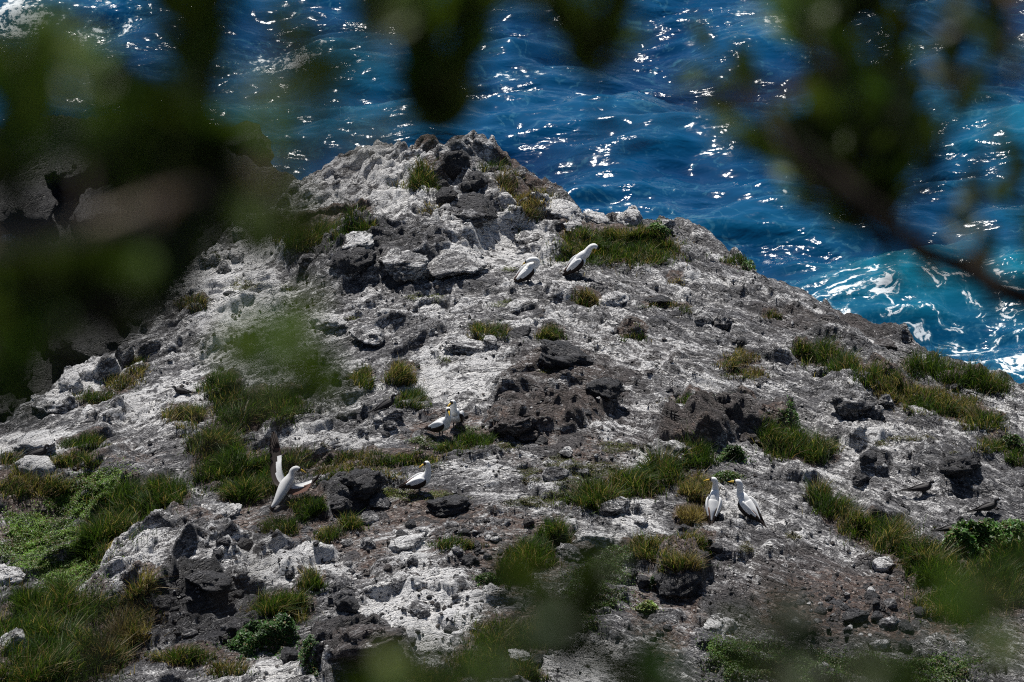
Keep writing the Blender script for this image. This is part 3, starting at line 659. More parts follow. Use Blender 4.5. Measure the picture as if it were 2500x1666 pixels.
# (name, label, group, px, py foot centre, width px, height px, depth factor, material, lumpy)
BO = [
 ('boulder', 'dark boulder with pale flat top crowning the summit pile', 1078, 392, 74, 62, 1, 'mid', 0),
 ('boulder', 'biggest charcoal boulder leaning in the summit pile', 1106, 448, 82, 78, 1, 'dark', 0),
 ('boulder', 'dark block right of the biggest charcoal boulder', 1168, 462, 62, 54, 1, 'dark', 0),
 ('boulder', 'small dark rock above the dark block on the summit', 1204, 432, 34, 32, 1, 'dark', 0),
 ('boulder', 'rounded dark stone below left of the charcoal boulder', 1092, 497, 60, 44, 1, 'dark', 0),
 ('boulder', 'small round dark stone under the charcoal boulder left side', 1080, 462, 34, 30, 1, 'dark', 0),
 ('boulder', 'dark wedge rock under the middle of the summit pile', 1140, 470, 44, 44, 1, 'dark', 0),
 ('boulder', 'large sloping grey boulder at the foot of the summit pile', 1166, 527, 92, 66, 1.2, 'dark', 1),
 ('boulder', 'broad grey boulder with lime streaks below the summit pile', 1135, 546, 100, 48, 1.2, 'grey', 1),
 ('boulder', 'pointed white-limed rock right of the summit pile', 1232, 520, 56, 62, 1, 'white', 0),
 ('boulder', 'bright white-topped rock on the summit skyline', 1196, 388, 64, 52, 1, 'white', 0),
 ('boulder', 'small grey rock right of the summit dry grass', 1272, 446, 28, 30, 1, 'mid', 0),
 ('boulder', 'pale humped rock on the summit skyline left end', 898, 392, 86, 58, 1, 'white', 1),
 ('boulder', 'low pale rock below the left skyline hump', 850, 440, 60, 34, 1, 'mid', 1),
 ('boulder', 'rounded white-limed boulder on the skyline beside the crest grass', 1382, 536, 84, 50, 1, 'white', 1),
 ('boulder', 'low pale rock in the skyline gap left of the white dome', 1455, 552, 62, 30, 1, 'white', 1),
 ('boulder', 'white dome-shaped boulder on the skyline above the crest grass', 1545, 556, 70, 58, 1, 'white', 1),
 ('boulder', 'pointed grey rock at right end of the crest grass', 1625, 562, 46, 36, 1, 'mid', 0),
 ('boulder', 'pale rock at left of the crest grass edge', 1398, 566, 46, 30, 1, 'white', 1),
 ('boulder', 'grey rock in front of the left preening seabird tail', 1275, 622, 38, 30, 1, 'mid', 0),
 ('boulder', 'knobbly grey boulder between summit and crest grass', 1300, 592, 80, 40, 1.2, 'mid', 1),
 ('boulder', 'long dark grey outcrop block with shaded underside', 1095, 664, 170, 66, 1.0, 'mid', 1),
 ('boulder', 'craggy dark outcrop block in the middle of the upper ledge', 985, 668, 110, 58, 1.1, 'mid', 1),
 ('boulder', 'craggy dark outcrop block at left of the upper ledge', 862, 684, 100, 50, 1.1, 'dark', 1),
 ('boulder', 'dark loose boulder lying in front of the upper ledge', 968, 692, 58, 46, 1, 'dark', 0),
 ('boulder', 'grey rounded stone at the left end of the upper ledge', 748, 650, 52, 36, 1, 'grey', 0),
 ('boulder', 'white-splashed rock on top of the upper ledge left part', 872, 600, 80, 34, 1, 'white', 1),
 ('boulder', 'long low dark ledge stone beside the grass tufts', 1262, 832, 76, 34, .8, 'dark', 0),
 ('boulder', 'small pale stone ending the low dark ledge', 1196, 846, 42, 20, 1, 'mid', 0),
 ('boulder', 'humped dark rock with lime swirls left of the ledge', 1130, 862, 90, 40, 1, 'mid', 1),
 ('boulder', 'grey angled slab on the mid left slope', 905, 832, 92, 40, 1, 'mid', 0),
 ('boulder', 'pale curved slab on the mid left slope', 800, 800, 80, 40, 1, 'white', 1),
 ('boulder', 'rounded grey rock right of the low grass strip', 1720, 800, 52, 44, 1, 'mid', 1),
 ('boulder', 'big smooth grey rock beside a small grass tuft on the right slope', 1762, 802, 60, 40, 1, 'grey', 1),
 ('boulder', 'dark jumbled rock beside the rusty tuft', 1810, 848, 42, 36, 1, 'dark', 0),
 ('boulder', 'dark lip of rock above the flat grass strip', 1605, 742, 80, 24, .7, 'dark', 0),
 ('boulder', 'blue-grey rock left of the yellowish tuft', 1400, 742, 40, 24, 1, 'dark', 0),
 ('boulder', 'pale block on the slope under the yellowish tuft', 1500, 752, 70, 40, 1, 'white', 1),
 ('boulder', 'smooth grey bulging boulder on the right slope', 2090, 1000, 96, 62, 1, 'grey', 1),
 ('boulder', 'lower grey bulging boulder on the right slope', 2132, 1030, 56, 60, 1, 'grey', 1),
 ('boulder', 'small grey bulge right of the two bulging boulders', 2165, 1000, 36, 44, 1, 'grey', 1),
 ('boulder', 'tan flat boulder on the right cliff edge', 2028, 792, 56, 34, 1, 'grey', 0),
 ('boulder', 'brown rounded boulder on the right cliff edge', 2165, 852, 60, 26, 1, 'brown', 1),
 ('boulder', 'black rock among dry grass below the cliff edge grass', 2338, 950, 30, 18, 1, 'dark', 0),
 ('boulder', 'dark pitted rock at right with deep holes', 2340, 1160, 90, 60, 1, 'dark', 1),
 ('boulder', 'dark rounded rock left of the pitted rock', 2100, 1185, 46, 34, 1, 'dark', 0),
 ('boulder', 'dark rock knob above the right grass strip', 2120, 1130, 44, 40, 1, 'dark', 0),
 ('boulder', 'small upright dark stone standing in for a tern head near the hidden tern', 2345, 1278, 20, 26, 1, 'dark', 0),  # rock mesh put in place of a likely tern head facing left
 ('boulder', 'white-limed rock hump below the green grass band', 1495, 1262, 84, 54, 1, 'mid', 0),
 ('boulder', 'grey-blue stone at right foot of the limed hump', 1560, 1285, 52, 28, 1, 'mid', 0),
 ('boulder', 'grey white-splashed boulder in the grass below the limed hump', 1450, 1340, 90, 56, 1, 'mid', 1),
 ('boulder', 'plain grey boulder at left of the splashed one', 1390, 1372, 64, 46, 1, 'grey', 1),
 ('boulder', 'brown-grey rounded boulder lying below the splashed one', 1418, 1358, 66, 40, 1, 'brown', 1),
 ('boulder', 'dark overhanging boulder under the withered clump', 1650, 1420, 110, 66, 1, 'dark', 1),
 ('boulder', 'black stone on top of the withered clump', 1672, 1302, 38, 26, 1, 'dark', 0),
 ('boulder', 'second black stone on the withered clump', 1655, 1322, 42, 28, 1, 'dark', 0),
 ('boulder', 'black angular stone right of the withered clump', 1748, 1350, 44, 30, 1, 'dark', 0),
 ('boulder', 'dark cube-like stone on the earth left of the overhang', 1572, 1430, 40, 34, 1, 'dark', 0),
 ('boulder', 'dark small stone above the cube-like stone', 1548, 1408, 28, 24, 1, 'dark', 0),
 ('boulder', 'dark rough outcrop behind the lone seabird tail', 885, 1232, 100, 62, 1, 'dark', 1),
 ('boulder', 'grey craggy rock left of the dark rough outcrop', 828, 1240, 70, 60, 1, 'dark', 1),
 ('boulder', 'pale-topped stone on the dark rough outcrop', 920, 1190, 42, 26, 1, 'white', 0),
 ('boulder', 'flat light grey stone on the ground below the dark outcrop', 905, 1276, 58, 28, 1.1, 'grey', 0),
 ('boulder', 'grey slab behind the flat light stone', 922, 1240, 66, 34, 1, 'grey', 0),
 ('boulder', 'dark rough lump right of the lone seabird', 1095, 1252, 96, 48, 1, 'dark', 1),
 ('boulder', 'flat grey stone lying in front of the lone seabird', 1042, 1216, 24, 10, 1, 'grey', 0),
 ('boulder', 'grey limed boulder left of the wing-spreading seabird', 530, 1272, 84, 50, 1, 'mid', 1),
 ('boulder', 'white-splashed boulder touching the limed one', 565, 1262, 56, 40, 1, 'white', 1),
 ('boulder', 'pale rounded rock at top of the lower left slab', 392, 1278, 60, 36, 1, 'mid', 1),
 ('boulder', 'dark angular cube of rock on the pinkish earth', 598, 1344, 52, 42, 1, 'dark', 0),
 ('boulder', 'blue-grey stone left of the dark cube', 552, 1336, 28, 34, 1, 'grey', 0),
 ('boulder', 'low dark stone in front of the dark cube', 530, 1362, 42, 26, 1, 'dark', 0),
 ('boulder', 'limed boulder with dark left face at end of the white shelf', 580, 1412, 60, 42, 1, 'mid', 0),
 ('boulder', 'craggy dark rock jutting from the lower left slab', 400, 1480, 80, 52, 1, 'dark', 1),
 ('boulder', 'long dark limed rock on the lower left slab', 505, 1470, 120, 56, .9, 'dark', 1),
 ('boulder', 'dark stone below the white shelf', 580, 1462, 44, 26, 1, 'dark', 0),
 ('boulder', 'boulder with white lime poured over its top', 985, 1350, 92, 50, 1, 'white', 0),
 ('boulder', 'speckled round stone below the lime-topped boulder', 1008, 1382, 32, 36, 1, 'mid', 0),
 ('boulder', 'dark stone with white drips in the limed hollow', 985, 1434, 58, 38, 1, 'mid', 0),
 ('boulder', 'smooth grey stone left of the lime-topped boulder', 898, 1345, 40, 36, 1, 'grey', 1),
 ('boulder', 'grey-brown stone beside the grass above the limed hollow', 848, 1334, 36, 22, 1, 'grey', 0),
 ('boulder', 'blue-grey rounded stone on the white shelf', 706, 1410, 32, 32, 1, 'grey', 1),
 ('boulder', 'dark round boulder left of the limed hollow', 848, 1492, 62, 48, 1, 'dark', 0),
 ('boulder', 'light grey slanted stone right of the limed hollow', 1030, 1506, 60, 44, 1, 'mid', 0),
 ('boulder', 'dark stone at upper right of the limed hollow', 1060, 1445, 40, 32, 1, 'mid', 0),
 ('boulder', 'black stone on the brown earth right of the lime-topped boulder', 1166, 1342, 28, 26, 1, 'dark', 0),
 ('boulder', 'small black and white stone next to the black one', 1188, 1366, 24, 18, 1, 'mid', 0),
 ('boulder', 'dark lumpy stone in the middle of the lower slope', 1145, 1386, 42, 34, 1, 'dark', 1),
 ('boulder', 'dark round stone under the bottom bush', 705, 1620, 50, 50, 1, 'dark', 0),
 ('boulder', 'huge brown-black rock at the bottom edge', 880, 1640, 170, 90, .9, 'brown', 1),
 ('boulder', 'dark boulder at the right of the huge bottom rock', 960, 1640, 110, 70, .9, 'brown', 1),
 ('boulder', 'black square stone above the huge bottom rock', 1002, 1574, 34, 24, 1, 'dark', 0),
 ('boulder', 'black stone left of the black square stone', 960, 1560, 28, 18, 1, 'dark', 0),
 ('boulder', 'dark stone at the lower end of the limed hollow', 874, 1540, 34, 30, 1, 'dark', 0),
 ('boulder', 'dark stone lying in the bottom left dry grass', 310, 1480, 30, 20, 1, 'dark', 0),
 ('boulder', 'pale broad rock at the far left edge of the picture', 20, 1430, 90, 60, 1, 'white', 1),
 ('boulder', 'pale leaning rock in the bottom left grass', 30, 1610, 90, 90, 1, 'mid', 0),
 ('boulder', 'white rock carrying the black tern at far left', 95, 1164, 104, 64, 1, 'white', 0),
 ('boulder', 'pale slab above the black tern rock', 85, 1102, 130, 52, 1, 'white', 0),
 ('boulder', 'rounded pale boulder on the left rim', 175, 955, 74, 62, 1, 'white', 1),
 ('boulder', 'upright pale rock on the left rim', 258, 925, 66, 80, 1, 'mid', 0),
 ('boulder', 'tall grey crag on the left rim beside the gully', 300, 895, 50, 76, 1, 'mid', 0),
 ('boulder', 'low pale boulder on the left rim lower end', 110, 1010, 84, 50, 1, 'mid', 1),
 ('boulder', 'grey rim rock leaning towards the gully', 160, 1010, 60, 60, 1, 'mid', 0),
 ('boulder', 'pale pointed rock at the upper left rim', 580, 592, 44, 60, 1, 'white', 0),
 ('boulder', 'pale block on the upper left rim below the pointed rock', 575, 640, 50, 40, 1, 'white', 0),
 ('boulder', 'grey triangular stone on the white left slope', 560, 728, 34, 24, 1, 'dark', 0),
 ('boulder', 'dark stone in the white left slope', 545, 670, 40, 40, 1, 'mid', 0),
 ('boulder', 'stone carrying the dark tern left of the facing pair', 950, 1026, 66, 40, 1, 'mid', 0),
 ('boulder', 'round grey stone under the dark tern rock', 954, 1046, 34, 26, 1, 'grey', 1),
 ('boulder', 'grey stone left below the dark tern rock', 925, 1030, 30, 20, 1, 'grey', 0),
 ('boulder', 'small dark stone left of the facing pair', 943, 1066, 24, 18, 1, 'dark', 0),
 ('boulder', 'grey stone with lime top in the moss mats', 1382, 1118, 42, 34, 1, 'mid', 0),
 ('boulder', 'small dark round stone on the moss mats', 1427, 1158, 34, 20, 1, 'grey', 1),
 ('boulder', 'limed knobbly rock left of the moss mats', 1350, 1176, 68, 40, 1, 'mid', 0),
 ('boulder', 'white limed flat rock under the brown outcrop', 1580, 1140, 56, 26, 1, 'white', 0),
 ('boulder', 'small white-flecked stone by the limed flat rock', 1556, 1154, 26, 20, 1, 'mid', 0),
 ('boulder', 'craggy brown-grey rock forming the left snout of the brown outcrop', 1640, 1095, 110, 66, 1, 'mid', 1),
 ('boulder', 'dark bulge at the right end of the brown outcrop', 1825, 1078, 60, 36, 1, 'brown', 1),
 ('boulder', 'dark pinkish boulder face in the middle of the slope', 1245, 1050, 100, 50, .9, 'brown', 1),
 ('boulder', 'dark lump at the foot of the pinkish boulder', 1280, 1062, 60, 26, 1, 'brown', 1),
 ('boulder', 'dark rough hump above the pinkish boulder', 1475, 962, 84, 44, 1, 'dark', 1),
 ('boulder', 'dark rough mound beneath the round tuft', 1375, 888, 130, 50, 1, 'dark', 1),
 ('boulder', 'white-veined black rock by the right grass strip', 2160, 1390, 60, 38, 1, 'mid', 0),
 ('boulder', 'black rock on the brown earth at lower right', 2130, 1472, 46, 34, 1, 'dark', 0),
 ('boulder', 'dark pale-cracked rock at lower right', 2168, 1540, 56, 44, 1, 'mid', 0),
 ('boulder', 'dark rock lying right of the pale-cracked rock', 2215, 1545, 48, 30, 1, 'dark', 0),
 ('boulder', 'blue-grey round rock near the bottom right grass', 2145, 1590, 58, 36, 1, 'grey', 0),
 ('boulder', 'black round rock right of the blue-grey one', 2206, 1590, 40, 32, 1, 'dark', 0),
 ('boulder', 'black stone at left of the lower right brown earth', 2024, 1470, 24, 20, 1, 'dark', 0),
 ('boulder', 'dark stone next to the leftmost black one on brown earth', 2052, 1484, 30, 20, 1, 'dark', 0),
 ('boulder', 'broad dark clod among the lower right stones', 2090, 1515, 60, 30, 1, 'dark', 1),
 ('boulder', 'dark limed rock on the lower right rock sheet', 1765, 1535, 84, 50, 1, 'mid', 1),
 ('boulder', 'flat grey stone below the dark limed rock', 1718, 1574, 36, 16, 1, 'grey', 0),
 ('boulder', 'dark stone in the grass near the bottom right', 1742, 1636, 36, 24, 1, 'dark', 0),
 ('boulder', 'small pyramid-like grey stone on brown earth', 1632, 1538, 24, 18, 1, 'grey', 0),
 ('boulder', 'dark flat stone near the bottom centre', 1310, 1620, 42, 22, 1, 'dark', 0),
 ('boulder', 'pale rock near the bottom centre', 1265, 1615, 56, 26, 1, 'white', 1),
]
for i, (nm, lab, px, py, w, h, dp, mt, lum) in enumerate(BO):
    gx, gy, gz = ground(px, py - h * 0.12)
    sc_ = 9687.0 / (math.dist((float(gx[0]), float(gy[0]), float(gz[0])), CAM))
    hw_ = w / sc_ / 2 * 1.12; hh = h / sc_ / 2 * 1.0
    r = random.Random(i * 7 + 1)
    o = obj(nm, rock_mesh(i % 7, mt, 4, bool(lum)))
    o.scale = (hw_, hw_ * 0.8 * dp, max(hh * 1.05, 0.02))
    o.rotation_euler = (r.uniform(-.25, .25), r.uniform(-.25, .25), r.uniform(0, 6.28) if abs(w - h) < 20 else r.uniform(-.35, .35) + (math.pi if r.random() < .5 else 0))
    o.location = (float(gx[0]), float(gy[0]) + hw_ * 0.25, float(gz[0]) + hh * 0.32)
    tag(o, lab, 'rock')

# boulders heaped in the dark gully and along its far ridge
rb = random.Random(31)
GB = 0
while GB < 130:
    bx_ = rb.uniform(-10.5, -2.0); by_ = rb.uniform(-1.0, 15.4)
    z_ = float(Hs(bx_, by_))
    if z_ > -1.2 or z_ < -7.6 or (bx_ > -5.2 and by_ > 8): continue
    s = rb.choice([.25, .35, .45, .6, .8, 1.0])
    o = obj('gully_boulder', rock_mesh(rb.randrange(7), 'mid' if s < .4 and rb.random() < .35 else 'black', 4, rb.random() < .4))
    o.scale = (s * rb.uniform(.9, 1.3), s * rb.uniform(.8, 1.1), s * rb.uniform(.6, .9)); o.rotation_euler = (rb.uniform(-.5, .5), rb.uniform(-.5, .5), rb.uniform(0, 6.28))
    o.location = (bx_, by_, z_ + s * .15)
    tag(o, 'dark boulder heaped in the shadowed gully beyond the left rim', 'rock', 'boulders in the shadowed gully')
    GB += 1
# loose stones: the largest as single things, the rest as gravel
zones = [(650, 1310, 190, 60, 40, 0), (1000, 1440, 260, 130, 75, 0), (480, 1540, 170, 80, 50, 0), (2080, 1490, 180, 70, 55, 0), (1330, 1060, 260, 90, 25, 0), (1150, 1300, 160, 60, 30, 0), (1800, 1440, 200, 90, 20, 0), (960, 760, 260, 70, 20, 0)]
def inell(r_, z):
    while True:
        a_, b_ = r_.uniform(-1, 1), r_.uniform(-1, 1)
        if a_ * a_ + b_ * b_ < 1: return z[0] + a_ * z[2], z[1] + b_ * z[3]
rs = random.Random(5)
cnt = 0
for zi, z in enumerate(zones):
    for q in range(z[4]):
        px, py = inell(rs, z)
        if cnt >= 285: break
        gx, gy, gz = ground(px, py)
        if gz[0] < -1.0: continue
        s = min(.11, .022 + rs.expovariate(1 / .022))
        o = obj('loose_stone', rock_mesh(rs.randrange(7), rs.choice(['dark', 'dark', 'dark', 'grey', 'brown', 'mid']), 2))
        o.scale = (s * rs.uniform(.9, 1.4), s * rs.uniform(.8, 1.2), s * rs.uniform(.6, 1.0))
        o.rotation_euler = (rs.uniform(-.5, .5), rs.uniform(-.5, .5), rs.uniform(0, 6.28))
        o.location = (float(gx[0]), float(gy[0]), float(gz[0]) + s * 0.12)
        tag(o, 'fist-sized loose stone lying on the slope among many others', 'stone', 'loose stones scattered over the slope')
        cnt += 1
# gravel
N = 9000
px = rng.uniform(100, 2450, N); py = rng.uniform(560, 1660, N)
gx, gy, gz = ground(px, py)
near = np.zeros(N, bool)
for z in zones: near |= ((px - z[0]) / (z[2] * 1.2)) ** 2 + ((py - z[1]) / (z[3] * 1.3)) ** 2 < 1
keep = (gz > -0.9) & (near | (rng.random(N) < 0.35))
gx, gy, gz = gx[keep], gy[keep], gz[keep]; N = len(gx)
oc = np.array([(1, 0, 0), (-1, 0, 0), (0, 1, 0), (0, -1, 0), (0, 0, 1), (0, 0, -1)], float)
of = np.array([(0, 2, 4), (2, 1, 4), (1, 3, 4), (3, 0, 4), (2, 0, 5), (1, 2, 5), (3, 1, 5), (0, 3, 5)])
s = rng.gamma(2.2, 0.0085, N).clip(.008, .05)
V = oc[None] * rng.uniform(.6, 1.35, (N, 6, 1)) * s[:, None, None]
th = rng.uniform(0, 6.28, N); c_, s_ = np.cos(th)[:, None], np.sin(th)[:, None]
V = np.stack([V[:, :, 0] * c_ - V[:, :, 1] * s_, V[:, :, 0] * s_ + V[:, :, 1] * c_, V[:, :, 2] * 0.75], -1)
V += rng.normal(0, 0.12, V.shape) * s[:, None, None]
V += np.stack([gx, gy, gz + s * 0.3], -1)[:, None, :]
Fg = (of[None] + (np.arange(N) * 6)[:, None, None]).reshape(-1, 3)
tag(obj('gravel', mesh_np('gravel', V.reshape(-1, 3), Fg, False, [M_ROCK['dark'], M_ROCK['grey'], M_ROCK['brown'], M_ROCK['white']], np.repeat(rng.choice(4, N, p=[.4, .3, .2, .1]), 8))),
    'fine grey and brown gravel strewn over the slope', 'gravel', None, 'stuff')

# ------------------------------------------------------------------ plants
def tints(n, dry, r):
    g = np.array([[.020, .046, .009], [.034, .070, .012], [.080, .128, .024], [.024, .048, .013]])[r.integers(0, 4, n)]
    d = np.array([[.27, .21, .12], [.18, .125, .065], [.34, .28, .17], [.11, .078, .04]])[r.integers(0, 4, n)]
    m = (r.random(n) < dry)[:, None]
    c = np.where(m, d, g) * r.uniform(.75, 1.25, (n, 1))
    return c

def sample_patch(ells, dens, r, fringe=.22):
    P = []
    for (px, py, rx, ry) in ells:
        area = math.pi * rx * ry / 156 ** 2 / .42
        n = int(area * dens * 1.75)
        a = r.uniform(0, 6.2832, n); q = np.sqrt(r.random(n)) * (1 + 0.25 * np.sin(a * 3 + px) + 0.12 * np.sin(a * 7 + py))
        fr = r.random(n) < fringe
        q = np.where(fr, q * r.uniform(1.0, 1.75, n), q)
        P.append(np.stack([px + q * rx * np.cos(a), py + q * ry * np.sin(a), np.clip(1 - q, 0, 1)], -1))
    return np.concatenate(P)

def make_grass(name, label, cat, stuff, ells, hgt, dry, dens, seed):
    r = np.random.default_rng(seed)
    P = sample_patch(ells, dens, r, .22 if stuff else .06)
    gx, gy, gz = ground(P[:, 0], P[:, 1])
    n = len(gx)
    # blades rise from little crowns
    hgt_l = hgt * (0.5 + 0.5 * np.sqrt(P[:, 2])) * r.uniform(.5, 1.2, n) * (0.75 + 0.5 * (gn(gx * 2.5, gy * 2.5, seed) + .4))
    clump = np.stack([gn(gx * 3.1, gy * 3.1, seed + 1), gn(gx * 3.1 + 9, gy * 3.1, seed + 2)], -1)
    lean = clump * 0.9 + r.normal(0, .38, (n, 2)) + np.array([.10, -.06])
    tip = np.stack([lean[:, 0] * hgt_l, lean[:, 1] * hgt_l, hgt_l * np.clip(1 - .22 * (lean ** 2).sum(1), .35, 1)], -1)
    base = np.stack([gx, gy, gz - 0.01], -1)
    mid = base + tip * np.array([.38, .38, .62])
    ang = r.uniform(0, 3.1416, n); w = r.uniform(.0024, .0060, n)
    sd_ = np.stack([np.cos(ang) * w, np.sin(ang) * w, np.zeros(n)], -1)
    V = np.stack([base - sd_, base + sd_, mid + sd_ * .8, mid - sd_ * .8, base + tip], 1)
    idx = (np.arange(n) * 5)[:, None, None]
    Fb = (np.array([[0, 1, 2], [0, 2, 3], [3, 2, 4]])[None] + idx).reshape(-1, 3)
    dl = np.clip(0.04 + dry * 0.66 * (1 if dry < .7 else 1.25) + 0.5 * gn(gx * 1.7, gy * 1.7, seed + 3) * (0.2 + min(dry, 1 - dry) * 1.6), 0, 1)
    c = tints(n, dl, r)
    col = np.concatenate([np.repeat(c[:, None, :], 5, 1), np.ones((n, 5, 1))], -1)
    col[:, :2, :3] = col[:, :2, :3] * .85 + np.array([.10, .075, .04]) * .15
    o = obj(name, mesh_np(name, V.reshape(-1, 3), Fb, False, [M_GRASS], cols={'tint': col.reshape(-1, 4)}))
    tag(o, label, cat, None, 'stuff' if stuff else None)
    return n
tot = 0
for i, g in enumerate(GR): tot += make_grass(*g, seed=1000 + i * 11)

def make_herb(name, label, cat, stuff, ells, hgt, leaf, dens, base_col, seed, dome=False, parts=False):
    r = np.random.default_rng(seed)
    P = sample_patch(ells, dens, r)
    gx, gy, gz = ground(P[:, 0], P[:, 1]); n = len(gx)
    top = hgt * (np.sqrt(np.clip(P[:, 2] * 1.6, 0, 1)) if dome else (0.6 + 0.5 * gn(gx * 4, gy * 4, seed)))
    z = gz + top * (r.random(n) ** (0.45 if dome else 0.7)) + .005
    ctr = np.stack([gx + r.normal(0, .01, n), gy + r.normal(0, .01, n), z], -1)
    nrm = r.normal(0, .55, (n, 3)) + np.array([0, -.1, 1.0]); nrm /= np.linalg.norm(nrm, axis=1)[:, None]
    t = np.cross(nrm, r.normal(size=(n, 3))); t /= np.linalg.norm(t, axis=1)[:, None]; b = np.cross(nrm, t)
    L = leaf * r.uniform(.6, 1.3, n)[:, None]; Wd = L * .42
    V = np.stack([ctr - t * L * .5, ctr + b * Wd * .5 - nrm * L * .06, ctr + t * L * .5, ctr - b * Wd * .5 - nrm * L * .06], 1)
    idx = (np.arange(n) * 4)[:, None, None]
    Fb = (np.array([[0, 1, 2], [0, 2, 3]])[None] + idx).reshape(-1, 3)
    c = np.array(base_col) * r.uniform(.45, 1.6, (n, 1)) * (1 + r.normal(0, .12, (n, 3))) * (1 + .7 * gn(gx * 3, gy * 3, seed + 4))[:, None]
    c = np.where((r.random(n) < .06 + .25 * np.clip(gn(gx * 2, gy * 2, seed + 6), 0, 1))[:, None], np.array([.16, .12, .06]) * r.uniform(.6, 1.3, (n, 1)), c)
    col = np.concatenate([np.repeat(np.clip(c, .004, .6)[:, None, :], 4, 1), np.ones((n, 4, 1))], -1)
    me = mesh_np('leaves', V.reshape(-1, 3), Fb, False, [M_HERB], cols={'tint': col.reshape(-1, 4)})
    if not parts:
        o = obj(name, me); tag(o, label, cat, None, 'stuff' if stuff else None); return o
    x0, y0, z0 = float(gx.mean()), float(gy.mean()), float(gz.mean())
    e = obj(name, None); e.location = (x0, y0, z0); tag(e, label, cat)
    o = obj('leaves', me, e); o.matrix_parent_inverse = Matrix.Translation(e.location).inverted(); o['kind'] = 'stuff'
    vs, fs = [], []
    for q in range(14):
        j = int(r.integers(0, n)); p1 = ctr[j]; p0 = np.array([x0 + r.normal(0, .05), y0 + r.normal(0, .05), Hs(x0, y0) - .02])
        k0 = len(vs)
        for p_, w in ((p0, .006), (p1, .002)):
            for an in (0, 2.1, 4.2): vs.append(p_ + np.array([math.cos(an) * w, math.sin(an) * w, 0]))
        for a_ in range(3): fs.append((k0 + a_, k0 + (a_ + 1) % 3, k0 + 3 + (a_ + 1) % 3, k0 + 3 + a_))
    s_o = obj('stems', pyl(vs, fs, 'stems', [M_WOODD]), e); s_o.matrix_parent_inverse = Matrix.Translation(e.location).inverted()
    return e
